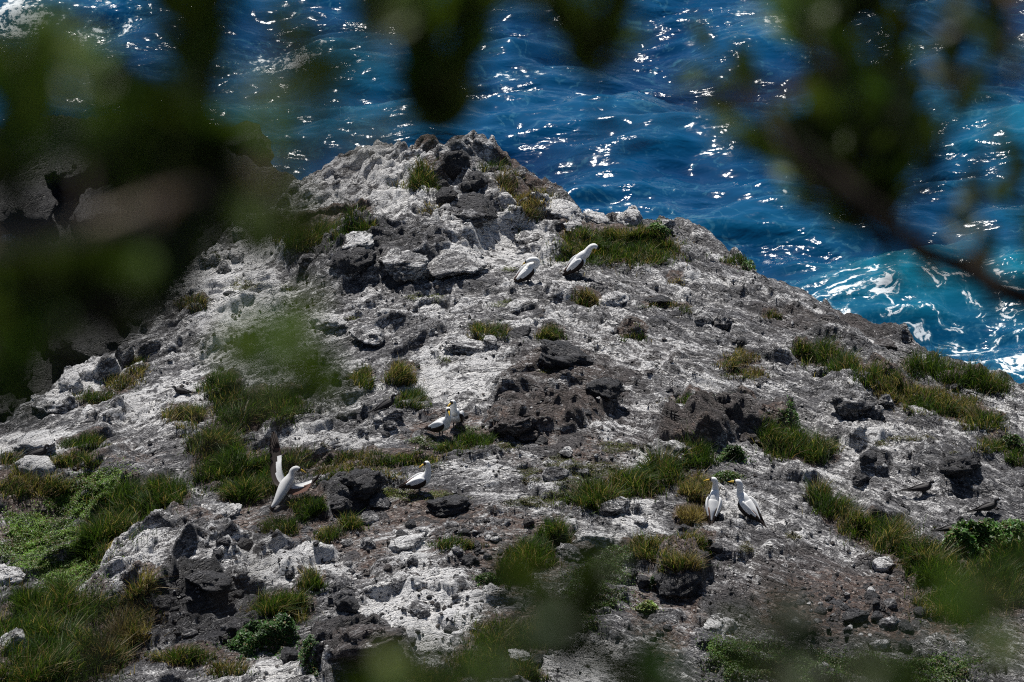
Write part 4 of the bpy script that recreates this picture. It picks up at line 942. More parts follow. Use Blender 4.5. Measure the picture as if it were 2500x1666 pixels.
HB = [
 ('herb_mat', 'bright green low leafy mat in the hollow at lower left', 'ground cover', 1, [(130, 1360, 110, 60), (90, 1300, 80, 44), (200, 1230, 70, 40), (250, 1180, 70, 30), (160, 1400, 70, 30)], .07, .034, 3600, (.095, .165, .024), 0, 0),
 ('moss_mat', 'olive moss mats between limed rocks in the middle', 'ground cover', 1, [(1510, 1095, 46, 13), (1370, 1130, 40, 16), (1450, 1150, 70, 18), (1420, 1180, 60, 14), (1290, 1152, 28, 9), (1240, 1092, 26, 9), (1300, 1228, 60, 12), (1370, 1215, 40, 9), (1295, 1170, 20, 12)], .035, .022, 4200, (.075, .085, .022), 0, 0),
 ('moss_mat', 'yellow-green moss mats at the feet of the lone seabird', 'ground cover', 1, [(990, 1210, 38, 12), (1075, 1212, 44, 10), (950, 1205, 20, 12)], .04, .022, 4200, (.105, .13, .022), 0, 0),
 ('moss_mat', 'brown-green moss under the facing pair', 'ground cover', 1, [(1035, 1078, 36, 9), (1140, 1050, 30, 8), (1060, 1090, 30, 6)], .045, .024, 4500, (.07, .105, .022), 0, 0),
 ('moss_mat', 'olive moss cushions on the white left slope', 'ground cover', 1, [(598, 700, 38, 13), (520, 633, 22, 8), (700, 705, 14, 6), (860, 780, 20, 5)], .05, .022, 4200, (.08, .085, .02), 0, 0),
 ('moss_mat', 'small moss cushions on the upper bare rock', 'ground cover', 1, [(1245, 660, 20, 6), (1212, 748, 18, 5), (1235, 740, 16, 5), (1010, 728, 22, 6), (1060, 730, 26, 6), (1085, 880, 14, 8), (1330, 910, 14, 6)], .04, .022, 4200, (.085, .105, .02), 0, 0),
 ('moss_mat', 'flat moss spots on the lower right rock sheet', 'ground cover', 1, [(1822, 1342, 18, 13), (1936, 1312, 18, 10), (2190, 1072, 22, 6), (2225, 1075, 18, 5), (2262, 1072, 18, 5), (2150, 1085, 18, 6), (2330, 1105, 12, 6)], .05, .022, 4200, (.085, .085, .022), 0, 0),
 ('herb_mat', 'green weedy mat spreading below the splashed boulder', 'ground cover', 1, [(1470, 1400, 60, 34), (1440, 1460, 70, 40), (1400, 1510, 60, 30), (1510, 1360, 40, 22)], .10, .034, 3000, (.055, .10, .018), 0, 0),
 ('herb_mat', 'dense green weeds along the bottom right edge', 'ground cover', 1, [(1880, 1620, 130, 40), (2020, 1640, 110, 30), (1780, 1600, 60, 30), (2260, 1640, 130, 30)], .13, .036, 3000, (.058, .105, .018), 0, 0),
 ('leafy_bush', 'fresh green leafy bush on dark rock at bottom left of centre', 'bush', 0, [(640, 1565, 62, 26), (690, 1545, 34, 18), (600, 1585, 34, 18)], .26, .055, 5200, (.042, .095, .022), 1, 1),
 ('leafy_bush', 'small leafy bush right of the dark round bottom stone', 'bush', 0, [(752, 1612, 24, 14)], .18, .05, 6000, (.04, .09, .02), 1, 1),
 ('leafy_bush', 'bright leafy sprout on top of the big dark green clump', 'bush', 0, [(1928, 1035, 24, 12)], .22, .05, 6000, (.05, .11, .022), 1, 1),
 ('leafy_bush', 'round green bushlet above the standing pair', 'bush', 0, [(1790, 1115, 30, 12)], .16, .045, 6000, (.045, .10, .02), 1, 1),
 ('leafy_bush', 'low green bushlet just over the standing pair heads', 'bush', 0, [(1775, 1168, 34, 9)], .10, .04, 5000, (.06, .11, .02), 1, 1),
 ('leafy_bush', 'curly green leaves at the right end of the crest grass', 'bush', 0, [(1605, 572, 30, 12)], .16, .07, 4200, (.06, .115, .025), 1, 1),
 ('leafy_bush', 'large glossy bush with pointed leaves hiding a tern tail', 'bush', 0, [(2350, 1340, 50, 24), (2410, 1330, 50, 26), (2470, 1330, 50, 28)], .34, .085, 3600, (.06, .125, .024), 1, 1),
 ('leafy_bush', 'pale star-shaped plant on the brown earth at bottom', 'bush', 0, [(1580, 1490, 24, 9)], .12, .07, 3600, (.13, .17, .05), 1, 1),
 ('leafy_bush', 'small green plant beside the dark cube-like stone', 'bush', 0, [(1602, 1430, 18, 8)], .16, .04, 6000, (.04, .09, .02), 1, 1),
 ('leafy_bush', 'green weed cushion on the edge of the right skyline', 'bush', 0, [(1836, 652, 26, 8), (1880, 645, 18, 6)], .12, .045, 5000, (.05, .10, .02), 1, 1),
 ('leafy_bush', 'green leafy tuft beside the right edge grass', 'bush', 0, [(2470, 1085, 30, 12)], .14, .045, 5000, (.055, .11, .02), 1, 1),
 ('leafy_bush', 'bright sprig next to the dark stones at bottom centre', 'bush', 0, [(1190, 1418, 30, 10)], .10, .04, 5000, (.06, .12, .02), 1, 1),
]
for i, h in enumerate(HB):
    make_herb(h[0], h[1], h[2], h[3], h[4], h[5], h[6], h[7], h[8], 3000 + i * 13, bool(h[9]), bool(h[10]))

# ------------------------------------------------------------------ birds
def catmull(P, n):
    P = np.asarray(P, float); out = []
    E = np.vstack([2 * P[0] - P[1], P, 2 * P[-1] - P[-2]])
    for i in range(1, len(E) - 2):
        for j in range(n):
            t = j / n
            out.append(0.5 * ((2 * E[i]) + (-E[i - 1] + E[i + 1]) * t + (2 * E[i - 1] - 5 * E[i] + 4 * E[i + 1] - E[i + 2]) * t * t + (-E[i - 1] + 3 * E[i] - 3 * E[i + 1] + E[i + 2]) * t ** 3))
    out.append(P[-1]); return np.array(out)

def tube(path, seg=14, sub=4, side0=(0, 1, 0)):
    """path rows: x, y, z, half width, half height -> verts, quads, (u, angle) per face"""
    Q = catmull(path, sub); Q[:, 3:] = np.maximum(Q[:, 3:], .0015)
    n = len(Q); T = np.gradient(Q[:, :3], axis=0); T /= np.linalg.norm(T, axis=1)[:, None] + 1e-9
    sd = np.array(side0, float); V = []; 
    for i in range(n):
        sd = sd - T[i] * sd.dot(T[i]); sd /= np.linalg.norm(sd) + 1e-9
        up = np.cross(T[i], sd)
        for k_ in range(seg):
            a = 6.28318 * k_ / seg
            V.append(Q[i, :3] + sd * math.cos(a) * Q[i, 3] + up * math.sin(a) * Q[i, 4])
    Fs, UA = [], []
    for i in range(n - 1):
        for k_ in range(seg):
            k2 = (k_ + 1) % seg
            Fs.append((i * seg + k_, i * seg + k2, (i + 1) * seg + k2, (i + 1) * seg + k_))
            UA.append(((i + .5) / (n - 1), math.sin(6.28318 * (k_ + .5) / seg), math.cos(6.28318 * (k_ + .5) / seg)))
    c0 = len(V); V.append(Q[0, :3] - T[0] * Q[0, 4] * .6); c1 = len(V); V.append(Q[-1, :3] + T[-1] * Q[-1, 4] * .6)
    for k_ in range(seg):
        k2 = (k_ + 1) % seg
        Fs.append((c0, k2, k_)); UA.append((0, 0, 0))
        Fs.append((c1, (n - 1) * seg + k_, (n - 1) * seg + k2)); UA.append((1, 0, 0))
    return V, Fs, UA

def part(name, root, path, mats, pick=None, seg=14, sub=4, side0=(0, 1, 0)):
    V, Fs, UA = tube(path, seg, sub, side0)
    mi = [pick(u, s, c) if pick else 0 for (u, s, c) in UA]
    return obj(name, pyl(V, Fs, name, mats, mi), root)

def foot(root, x, y):
    z = .012
    vs = [(x - .02, y, z + .012), (x + .055, y - .032, z), (x + .07, y, z), (x + .055, y + .032, z), (x - .02, y, z - .012), (x + .055, y - .032, z - .01), (x + .07, y, z - .01), (x + .055, y + .032, z - .01)]
    return vs, [(0, 1, 2), (0, 2, 3), (4, 6, 5), (4, 7, 6), (0, 4, 5, 1), (1, 5, 6, 2), (2, 6, 7, 3), (3, 7, 4, 0)]

def booby(label, px, py, yaw, scale, neck, head, bill, tilt=0.0, lift=0.0, sink=0.0):
    """neck: points (x,y,z,r) from shoulder; head: (x,y,z) of the crown and of the face; bill: tip"""
    gx, gy, gz = ground(px, py)
    e = obj('seabird', None); e.location = (float(gx[0]), float(gy[0]), float(gz[0]) - sink); e.rotation_euler = (0, 0, R(yaw)); e.scale = (scale * .91,) * 3
    tag(e, label, 'seabird', 'white seabirds with dark wing edges')
    ct, st_ = math.cos(tilt), math.sin(tilt)
    def T(p):
        x, z = p[0] - 0.0, p[2] - 0.20
        return (x * ct - z * st_, p[1], x * st_ + z * ct + 0.155 + lift) + tuple(p[3:])
    body = [(-.27, 0, .185, .012, .010), (-.21, 0, .205, .042, .034), (-.12, 0, .235, .082, .072), (-.02, 0, .262, .105, .102), (.06, 0, .300, .102, .108), (.105, 0, .355, .078, .086)]
    pth = [T(p) for p in body] + [(a[0], a[1], a[2] - .04 * (1 - q / 3), a[3] * 1.1, a[3] * 1.1) for q, a in enumerate(neck)]
    (hx, hy, hz), (fx, fy, fz) = head
    pth += [(hx, hy, hz, .041, .041), (fx, fy, fz, .030, .030)]
    b = part('body', e, pth, [M_WHITE, M_MASK], lambda u, s, c: 0, 16, 4)
    # dark face: short sleeve round the bill base, with an eye on each side
    f = np.array([fx, fy, fz]); hd = np.array([hx, hy, hz]); bt = np.array(bill); d = bt - f; d /= np.linalg.norm(d)
    p0, p1, p2 = f - d * .022, f + d * .004, f + d * .022
    part('face_mask', e, [(*p0, .0325, .0325), (*p1, .030, .030), (*p2, .019, .020)], [M_MASK], None, 12, 3)
    b0 = f + d * .012
    m1 = b0 * .5 + bt * .5 + np.array([0, 0, .004])
    part('bill', e, [(*b0, .0185, .020), (*m1, .0125, .0135), (*bt, .0025, .003)], [M_YEL], None, 10, 3)
    side = np.cross(d, (0, 0, 1.0)); side /= np.linalg.norm(side) + 1e-6
    for sgn in (-1, 1):
        q = f - d * .006 + side * sgn * .029 + np.array([0, 0, .007])
        part('eye', e, [(*(q - side * sgn * .004), .006, .006), (*(q + side * sgn * .004), .004, .004)], [M_YEL], None, 8, 2)
    for sgn in (-1, 1):
        wp = [T(p) for p in [(.105, .070 * sgn, .345, .012, .035), (.06, .103 * sgn, .318, .022, .080), (-.05, .104 * sgn, .268, .024, .092), (-.16, .074 * sgn, .225, .020, .066), (-.26, .040 * sgn, .190, .012, .034), (-.355, .018 * sgn, .160, .006, .012)]]
        V, Fs, UA = tube(wp, 14, 4)
        mi = [(1 if (s > -0.08 + .25 * (1 - u) or u > .68 or (u > .54 and s > -.5)) else 0) for (u, s, c) in UA]
        obj('wing', pyl(V, Fs, 'wing', [M_WHITE, M_BLACK], mi), e)
        sp_ = [T(p) for p in [(-.10, .062 * sgn, .302, .012, .004), (-.155, .055 * sgn, .283, .017, .007), (-.22, .036 * sgn, .245, .012, .006), (-.27, .022 * sgn, .215, .004, .004)]]
        part('shoulder_feather', e, sp_, [M_BROWNF if sgn > 0 else M_BLACK], None, 8, 3)
        lx, ly = -.01, .042 * sgn
        part('leg', e, [(*T((lx - .01, ly, .20))[:3], .020, .020), (lx, ly, .07, .011, .011), (lx, ly, .015, .008, .008)], [M_LEG], None, 8, 3)
        vs, fs = foot(e, lx, ly); obj('foot', pyl(vs, fs, 'foot', [M_LEG], None, False), e)
    tl = [T(p) for p in [(-.24, 0, .19, .036, .014), (-.33, 0, .158, .034, .009), (-.42, 0, .125, .010, .004)]]
    part('tail', e, tl, [M_BLACK], None, 10, 3)
    return e

def upright(hdx, hdy, dz=0.0, lx=.0, ly=.0):
    n = math.hypot(hdx, hdy); hdx /= n; hdy /= n
    neck = [(.128, 0, .425, .056), (.138 + lx * .4, ly * .4, .485, .043), (.138 + lx, ly, .540, .0395)]
    h = (.138 + lx + hdx * .024, ly + hdy * .024, .582 + dz); f = (h[0] + hdx * .047, h[1] + hdy * .047, .582 + dz)
    return neck, (h, f)
def wdir(yaw, wx, wy):
    a = R(-yaw); return (wx * math.cos(a) - wy * math.sin(a), wx * math.sin(a) + wy * math.cos(a))
def stand(label, px, py, yaw, scale, wx, wy, drop, tilt=0.0, **kw):
    lx, ly = wdir(yaw, wx, wy)
    neck, (h, f) = upright(lx, ly)
    n = math.hypot(lx, ly); bill = (f[0] + lx / n * .115, f[1] + ly / n * .115, f[2] - drop)
    return booby(label, px, py, yaw, scale, neck, (h, f), bill, tilt, **kw)

stand('left bird of the standing pair, back to viewer, yellow bill pointing left', 1742, 1262, 80, 1.0, -1, .05, .028, .30)
stand('right bird of the standing pair, dark tail to the right, bill pointing left', 1822, 1266, 138, 1.03, -1, .12, .012, .22)
stand('lone white seabird on the mossy ground with head turned left', 1026, 1205, -8, .95, -.8, -.55, .045, .05)
stand('front bird of the facing pair with dark tail to the left', 1078, 1068, -32, .95, .15, -1, .055, .10)
stand('rear bird of the facing pair seen breast-on behind its mate', 1113, 1048, -102, .97, -.6, -.8, .035, .35)
booby('left preening seabird on the crest, head folded onto its back', 1290, 692, 14, .97,
      [(.135, .0, .400, .066), (.150, -.02, .450, .052), (.118, -.045, .492, .046), (.055, -.050, .492, .043)], ((.0, -.035, .470), (-.045, -.02, .440)), (-.12, .0, .375), .28)
booby('right preening seabird in front of the crest grass, head bent down', 1413, 676, 6, 1.0,
      [(.128, 0, .445, .066), (.175, 0, .505, .050), (.225, 0, .545, .043)], ((.285, 0, .540), (.312, 0, .498)), (.262, -.01, .395), .38)

# the seabird that spreads its wings: laid out in its own plane facing the sky, tail low left
def flapper():
    bx0, by0 = 692.0, 1236.0
    gx, gy, gz = ground(bx0, by0 + 4)
    O = np.array([float(gx[0]), float(gy[0]), float(gz[0])])
    e = obj('seabird', None); e.location = O
    tag(e, 'white seabird with both wings spread over the green grass bank', 'seabird', 'white seabirds with dark wing edges')
    m = np.linalg.norm(O - CAM) / FPX
    Rv, Uv, Fv = RT, UPV, FW
    def L(X, Y, d=0.0):        # measured offsets along right, up and away
        x = 600 + X / 6.533; y = 1020 + Y / 6.533
        return (x - bx0) * m * Rv - (y - by0) * m * Uv + d * Fv
    def row(X, Y, d, w, h): return (*L(X, Y, d), w, h)
    side = tuple(Rv * .8 - Uv * .4)
    part('body', e, [row(420, 1400, -.10, .020, .018), row(490, 1320, -.07, .046, .042), row(560, 1190, -.02, .070, .070), row(625, 1060, .03, .084, .08), row(690, 960, .05, .070, .066), row(722, 885, .05, .046, .046), row(745, 820, .05, .041, .041), row(800, 792, .05, .042, .042), row(850, 800, .05, .030, .031)], [M_WHITE], None, 16, 4, side)
    part('face_mask', e, [row(838, 803, .048, .031, .031), row(862, 806, .048, .026, .027), row(874, 812, .048, .018, .019)], [M_MASK], None, 12, 3, side)
    part('bill', e, [row(868, 806, .046, .018, .019), row(918, 833, .044, .012, .013), row(968, 862, .042, .003, .003)], [M_YEL], None, 10, 3, side)
    part('tail', e, [row(455, 1370, -.09, .034, .014), row(400, 1440, -.11, .032, .010), row(352, 1490, -.12, .010, .005)], [M_BLACK], None, 10, 3, side)
    for (X, d) in ((600, -.02), (660, .05)):
        part('leg', e, [row(X, 1230, d, .018, .018), row(X + 6, 1330, d, .010, .010), row(X + 8, 1440, d, .008, .008)], [M_LEG], None, 8, 3, side)
    def wing(lead, trail, d0, d1, dl, dt, white, brown, fingers):
        n = 22
        A = catmull(np.array([(a, b, 0) for a, b in lead]), 6)[:, :2]; B = catmull(np.array([(a, b, 0) for a, b in trail]), 6)[:, :2]
        def res(C): 
            s_ = np.linspace(0, len(C) - 1, n); i0 = np.clip(s_.astype(int), 0, len(C) - 2); f_ = (s_ - i0)[:, None]
            return C[i0] * (1 - f_) + C[i0 + 1] * f_
        A, B = res(A), res(B); K = 9; V = []
        for i in range(n):
            u = i / (n - 1)
            for j in range(K):
                v = j / (K - 1)
                p = A[i] * (1 - v) + B[i] * v
                if j == K - 1 and i % 2 and u > fingers: p = p * .75 + A[i] * .25
                V.append(L(p[0], p[1], d0 * (1 - u) + d1 * u + (dl * (1 - v) + dt * v) * min(1, u * 3) + .03 * math.sin(v * 3.14) * (1 - .6 * u)))
        top = len(V)
        V += [v + Fv * .012 for v in V]
        Fs, mi = [], []
        for i in range(n - 1):
            for j in range(K - 1):
                u = (i + .5) / (n - 1); v = (j + .5) / (K - 1)
                q = (i * K + j, i * K + j + 1, (i + 1) * K + j + 1, (i + 1) * K + j)
                c = 0 if white(u, v) else (2 if brown(u, v) else 1)
                Fs.append(q); mi.append(c); Fs.append(tuple(x + top for x in q[::-1])); mi.append(c)
        rim = [i * K for i in range(n)] + [(n - 1) * K + j for j in range(1, K)] + [i * K + K - 1 for i in range(n - 2, -1, -1)] + [j for j in range(K - 2, 0, -1)]
        for a_, b_ in zip(rim, rim[1:] + rim[:1]): Fs.append((a_, a_ + top, b_ + top, b_)); mi.append(1 if a_ % K > 3 else 0)
        w = obj('wing', pyl(V, Fs, 'wing', [M_WHITE, M_BLACK, M_BROWNF], mi), e)
        return w, A, B
    wl, A, B = wing([(650, 985), (600, 900), (566, 800), (556, 700), (556, 630), (545, 540), (520, 440), (478, 330), (430, 215)],
         [(560, 1090), (465, 1050), (408, 960), (380, 850), (370, 720), (352, 580), (338, 450), (350, 330), (396, 215)], .02, .48, .0, .0,
         lambda u, v: u < .55 and v < .52 + .1 * math.sin(u * 9), lambda u, v: u > .55 and v < .5 and (int(u * 40) % 3 == 0), .5)
    wr, A, B = wing([(690, 1005), (760, 1012), (870, 1012), (985, 982), (1080, 950), (1150, 925), (1197, 860)],
         [(640, 1190), (740, 1205), (840, 1190), (940, 1150), (1040, 1095), (1110, 1015), (1180, 905)], .03, .0, .10, -.10,
         lambda u, v: u < .62 and v < .48 - .1 * u, lambda u, v: u < .62, .55)
    # separate outer flight feathers
    for i, (x0, y0, x1, y1) in enumerate([(420, 500, 352, 330), (440, 460, 372, 262), (460, 420, 395, 220), (480, 400, 425, 200), (500, 420, 455, 240), (540, 600, 612, 545)]):
        part('flight_feather', wl, [row(x0, y0, .34, .010, .004), row((x0 + x1) / 2, (y0 + y1) / 2, .40, .013, .004), row(x1, y1, .47, .004, .003)], [M_BLACK], None, 8, 3, side)
    for i, (x0, y0, x1, y1) in enumerate([(1080, 1000, 1190, 862), (1070, 1020, 1165, 920), (1050, 1040, 1120, 990)]):
        part('flight_feather', wr, [row(x0, y0, .01, .010, .004), row((x0 + x1) / 2, (y0 + y1) / 2, .02, .012, .004), row(x1, y1, .03, .004, .003)], [M_BLACK], None, 8, 3, side)
    return e
flapper()

def tern(label, px, py, yaw, scale, up=0.0, headup=0.0, pale=0.25, zoff=0.0):
    gx, gy, gz = ground(px, py)
    e = obj('tern', None); e.location = (float(gx[0]), float(gy[0]), float(gz[0]) + zoff); e.rotation_euler = (0, R(-up), R(yaw)); e.scale = (scale,) * 3
    tag(e, label, 'tern', 'small dark terns')
    part('body', e, [(-.14, 0, .085, .010, .008), (-.07, 0, .092, .036, .034), (.01, 0, .100, .050, .048), (.075, 0, .118, .042, .044), (.105, 0, .150 + headup * .5, .026, .027), (.120, 0, .182 + headup, .026, .025), (.150, 0, .188 + headup, .021, .020), (.168, 0, .185 + headup, .011, .011)],
         [M_TERN, M_TCAP], lambda u, s, c: 1 if (.60 < u < .74 and s < .1) or (u > .86 and s > .25) else 0, 14, 4)
    part('bill', e, [(.163, 0, .184 + headup, .007, .008), (.195, 0, .178 + headup, .005, .005), (.225, 0, .170 + headup, .0015, .0015)], [M_TERN], None, 8, 3)
    for sg in (-1, 1):
        part('wing', e, [(.07, .035 * sg, .128, .006, .018), (.02, .049 * sg, .112, .010, .034), (-.07, .036 * sg, .100, .009, .026), (-.17, .016 * sg, .088, .006, .013), (-.27, .008 * sg, .080, .002, .004)], [M_TERN], None, 10, 4)
        part('tail_streamer', e, [(-.13, .010 * sg, .085, .016, .005), (-.21, .020 * sg, .080, .011, .004), (-.29, .030 * sg, .088, .003, .002)], [M_TERN], None, 8, 3)
        part('leg', e, [(.01, .022 * sg, .075, .006, .006), (.012, .022 * sg, .03, .005, .005), (.014, .022 * sg, -.005, .006, .004)], [M_TERN], None, 8, 2)
    return e
tern('dark tern with long tail on bare rock above the right grass strip', 2250, 1209, 4, 1.12)
tern('dark tern with pale neck standing at the right edge', 2412, 1256, 12, 1.12, 4)
tern('dark tern half hidden by the glossy bush, tail to the left', 2325, 1308, 6, 1.15)
tern('black tern sitting on the white rock at far left', 95, 1128, 10, 1.15, 4, 0, .3, .03)
tern('dark tern perched on a stone left of the facing pair', 948, 1010, 20, 1.12, 14, 0, .3, .05)
tern('small dark tern nestled at the grass edge on the left slope', 443, 962, 170, .9, 0, -.02, .25, -.04)

# ------------------------------------------------------------------ near shrubs, out of focus
def leaf_np(base, dirs, L, Wd, col, r):
    """curved pointed leaves: base (n,3), unit dirs"""
    n = len(base)
    nr = r.normal(size=(n, 3)); sd = np.cross(dirs, nr); sd /= np.linalg.norm(sd, axis=1)[:, None]; up = np.cross(sd, dirs)
    L = L[:, None]; Wd = Wd[:, None]
    V = np.stack([base, base + dirs * L * .4 + sd * Wd * .5 + up * L * .04, base + dirs * L * .4 - sd * Wd * .5 + up * L * .04, base + dirs * L * .4 - up * L * .02,
                  base + dirs * L * .75 + sd * Wd * .32, base + dirs * L * .75 - sd * Wd * .32, base + dirs * L - up * L * .06], 1)
    f = np.array([[0, 3, 1], [0, 2, 3], [1, 3, 4], [2, 5, 3], [3, 5, 4], [4, 5, 6]])
    F = (f[None] + (np.arange(n) * 7)[:, None, None]).reshape(-1, 3)
    c = np.concatenate([np.repeat(col[:, None, :], 7, 1), np.ones((n, 7, 1))], -1)
    return V.reshape(-1, 3), F, c.reshape(-1, 4)

TONE = {'dark': (.028, .046, .007), 'green': (.066, .106, .013), 'bright': (.062, .100, .018), 'yellow': (.26, .22, .09), 'brown': (.09, .06, .04)}
def bough(root, name, pts, r0, r1, mat, sub=5):
    n = len(pts)
    path = [(*p, r0 + (r1 - r0) * i / (n - 1), r0 + (r1 - r0) * i / (n - 1)) for i, p in enumerate(pts)]
    V, Fs, UA = tube([(*(np.array(p[:3]) - np.array(root.location)), p[3], p[4]) for p in path], 10, sub, (1, .2, .1))
    return obj(name, pyl(V, Fs, name, [mat]), root)

def sprig(root, bx, by, tx, ty, width, n, llen, d, tone, seed, wfac=.42):
    n = int(n * (3.4 if n > 12 else 2.0))
    r = np.random.default_rng(seed)
    B = cpt(bx, by, d); T = cpt(tx, ty, d * r.uniform(.97, 1.05)); m = d / FPX
    ax = T - B; Lx = np.linalg.norm(ax); ax /= Lx
    lat = np.cross(ax, FW); lat /= np.linalg.norm(lat)
    t = r.random(n) ** 0.9
    spread = (0.06 + 0.94 * t) * width * m * .5
    la = r.uniform(-1, 1, n); fa = r.normal(0, .5, n)
    base = B[None] + ax[None] * (t * Lx * .85)[:, None] + lat[None] * (la * spread * .55)[:, None] + FW[None] * (fa * spread * .8)[:, None]
    dirs = ax[None] * r.uniform(.5, 1.2, (n, 1)) + lat[None] * (la * .95)[:, None] + FW[None] * (fa * .6)[:, None] + r.normal(0, .16, (n, 3))
    dirs /= np.linalg.norm(dirs, axis=1)[:, None]
    L = llen * m * r.uniform(.65, 1.2, n) * (.65 + .35 * t)
    col = np.array(TONE[tone])[None] * r.uniform(.5, 1.6, (n, 1)) * (1 + r.normal(0, .1, (n, 3)))
    V, F, c = leaf_np(base, dirs, L, L * wfac * r.uniform(.8, 1.2, n), np.clip(col, .002, .6), r)
    V = V - np.array(root.location)
    o = obj('leaf_cluster', mesh_np('leaf_cluster', V, F, False, [M_LEAF], cols={'tint': c}), root); o['kind'] = 'stuff'
    tw = obj('twig', pyl(*tube([(*(B - ax * .05 - np.array(root.location)), .0028, .0028), (*(B + ax * Lx * .4 - np.array(root.location)), .002, .002), (*(B + ax * Lx * .8 - np.array(root.location)), .001, .001)], 6, 3, (1, .2, .1))[:2], 'twig', [M_WOODD]), root)
    return o

def hill_root(x, s):
    y = CAM[1] + s
    e = obj('shrub', None); e.location = (x, y, float(Hs(x, y)) - .03)
    return e
A3 = lambda *q: [np.array(p, float) for p in q]

# left shrub: trunk outside the left of the frame, boughs reaching in
shL = hill_root(-1.0, 2.6); tag(shL, 'blurred dark leafy shrub close by on the left with a pale branch', 'shrub', 'near shrubs out of focus')
l0 = np.array(shL.location)
bough(shL, 'trunk', A3(l0, l0 + (.08, .0, .5), l0 + (.22, -.02, 1.0), l0 + (.30, .02, 1.5), l0 + (.34, .1, 2.1)), .035, .018, M_WOODD)
bough(shL, 'branch', A3(cpt(-420, 640, 2.4), cpt(-20, 600, 2.4), cpt(170, 566, 2.4), cpt(250, 548, 2.4), cpt(330, 520, 2.4), cpt(395, 490, 2.4)), .0062, .0048, M_WOOD)
bough(shL, 'branch', A3(cpt(395, 490, 2.4), cpt(520, 470, 2.45), cpt(640, 440, 2.5), cpt(745, 398, 2.5), cpt(860, 335, 2.55)), .0065, .003, M_WOODD)
bough(shL, 'branch', A3(cpt(-300, 900, 2.5), cpt(0, 860, 2.5), cpt(200, 800, 2.5), cpt(330, 700, 2.5)), .008, .004, M_WOODD)
for i, q in enumerate([(60, 430, 50, 40, 240, 44, 150, 2.4, 'green'), (205, 430, 180, 80, 170, 30, 140, 2.4, 'green'), (330, 640, 310, 330, 200, 34, 140, 2.7, 'green'),
        (430, 500, 410, 220, 170, 30, 140, 2.5, 'dark'), (60, 860, 40, 640, 190, 44, 150, 2.7, 'dark'), (440, 540, 440, 430, 90, 14, 110, 2.6, 'dark'), (30, 540, 20, 330, 110, 14, 140, 2.7, 'dark'), (280, 850, 250, 620, 240, 60, 150, 2.6, 'dark'),
        (390, 790, 370, 560, 200, 46, 140, 2.5, 'dark'), (50, 1030, 30, 780, 150, 26, 140, 2.4, 'green'), (480, 650, 480, 420, 170, 24, 130, 2.5, 'dark'),
        (160, 860, 150, 640, 190, 40, 150, 2.7, 'dark'), (540, 470, 520, 290, 160, 20, 130, 2.5, 'dark'), (300, 330, 330, 200, 120, 14, 130, 2.6, 'dark'), (420, 720, 430, 600, 140, 18, 130, 2.5, 'green'),
        (640, 650, 640, 480, 150, 18, 120, 2.5, 'green'), (700, 460, 690, 250, 160, 8, 130, 2.1, 'green'), (890, 390, 880, 250, 110, 6, 110, 2.1, 'dark'), (735, 640, 720, 520, 110, 12, 100, 2.6, 'dark'), (640, 470, 640, 400, 60, 6, 80, 2.5, 'yellow'), (720, 420, 740, 380, 60, 4, 70, 2.5, 'brown'),
        (380, 520, 385, 470, 60, 3, 70, 2.3, 'brown')]):
    sprig(shL, *q, seed=500 + i)
# overhanging shrub: hangs into the top of the frame
shT = hill_root(-1.25, 3.6); tag(shT, 'blurred overhanging shrub hanging into the top of the view', 'shrub', 'near shrubs out of focus')
t0 = np.array(shT.location)
bough(shT, 'trunk', A3(t0, t0 + (.1, .05, .8), t0 + (.25, .05, 1.7), t0 + (.45, 0, 2.6), cpt(-250, -500, 3.0)), .05, .025, M_WOODD)
bough(shT, 'branch', A3(cpt(-250, -500, 3.0), cpt(300, -420, 2.9), cpt(900, -330, 2.8), cpt(1500, -300, 2.8), cpt(2000, -280, 2.8)), .022, .008, M_WOODD)
for i, q in enumerate([(480, 240, 465, -60, 190, 26, 150, 2.5, 'green'), (645, 370, 640, 150, 150, 11, 130, 2.0, 'dark'), (820, 330, 810, 150, 130, 11, 120, 2.0, 'dark'), (740, 250, 740, 20, 160, 9, 130, 1.9, 'dark'), (1078, 340, 1060, -80, 360, 70, 150, 3.0, 'green'),
        (1458, 205, 1440, -90, 260, 44, 140, 3.0, 'green'), (945, 340, 940, 270, 60, 4, 90, 2.3, 'dark'), (690, 190, 700, -40, 120, 6, 120, 2.2, 'dark'), (1290, 60, 1290, -120, 160, 18, 140, 2.5, 'green'), (940, 90, 930, -100, 160, 18, 140, 2.5, 'green')]):
    q = list(q); q[6] *= 1.15; q[7] *= 1.15
    sprig(shT, *q, seed=600 + i, wfac=.34)
# right branch
shR = hill_root(1.5, 4.0); tag(shR, 'blurred shrub branch reaching in from the right with upright sprigs', 'shrub', 'near shrubs out of focus')
q0 = np.array(shR.location)
bough(shR, 'trunk', A3(q0, q0 + (-.05, 0, .6), q0 + (-.1, -.05, 1.2), cpt(3300, 1000, 3.9), cpt(2900, 850, 3.8)), .04, .018, M_WOODD)
bough(shR, 'branch', A3(cpt(2900, 850, 3.8), cpt(2520, 735, 3.7), cpt(2380, 670, 3.7), cpt(2240, 600, 3.65), cpt(2120, 510, 3.6), cpt(2000, 400, 3.6), cpt(1880, 310, 3.5), cpt(1760, 240, 3.4)), .017, .005, M_WOODD)
bough(shR, 'branch', A3(cpt(1950, 210, 2.3), cpt(1770, 225, 2.3), cpt(1600, 290, 2.25), cpt(1450, 365, 2.2), cpt(1260, 450, 2.2)), .0034, .0016, M_WOODD)
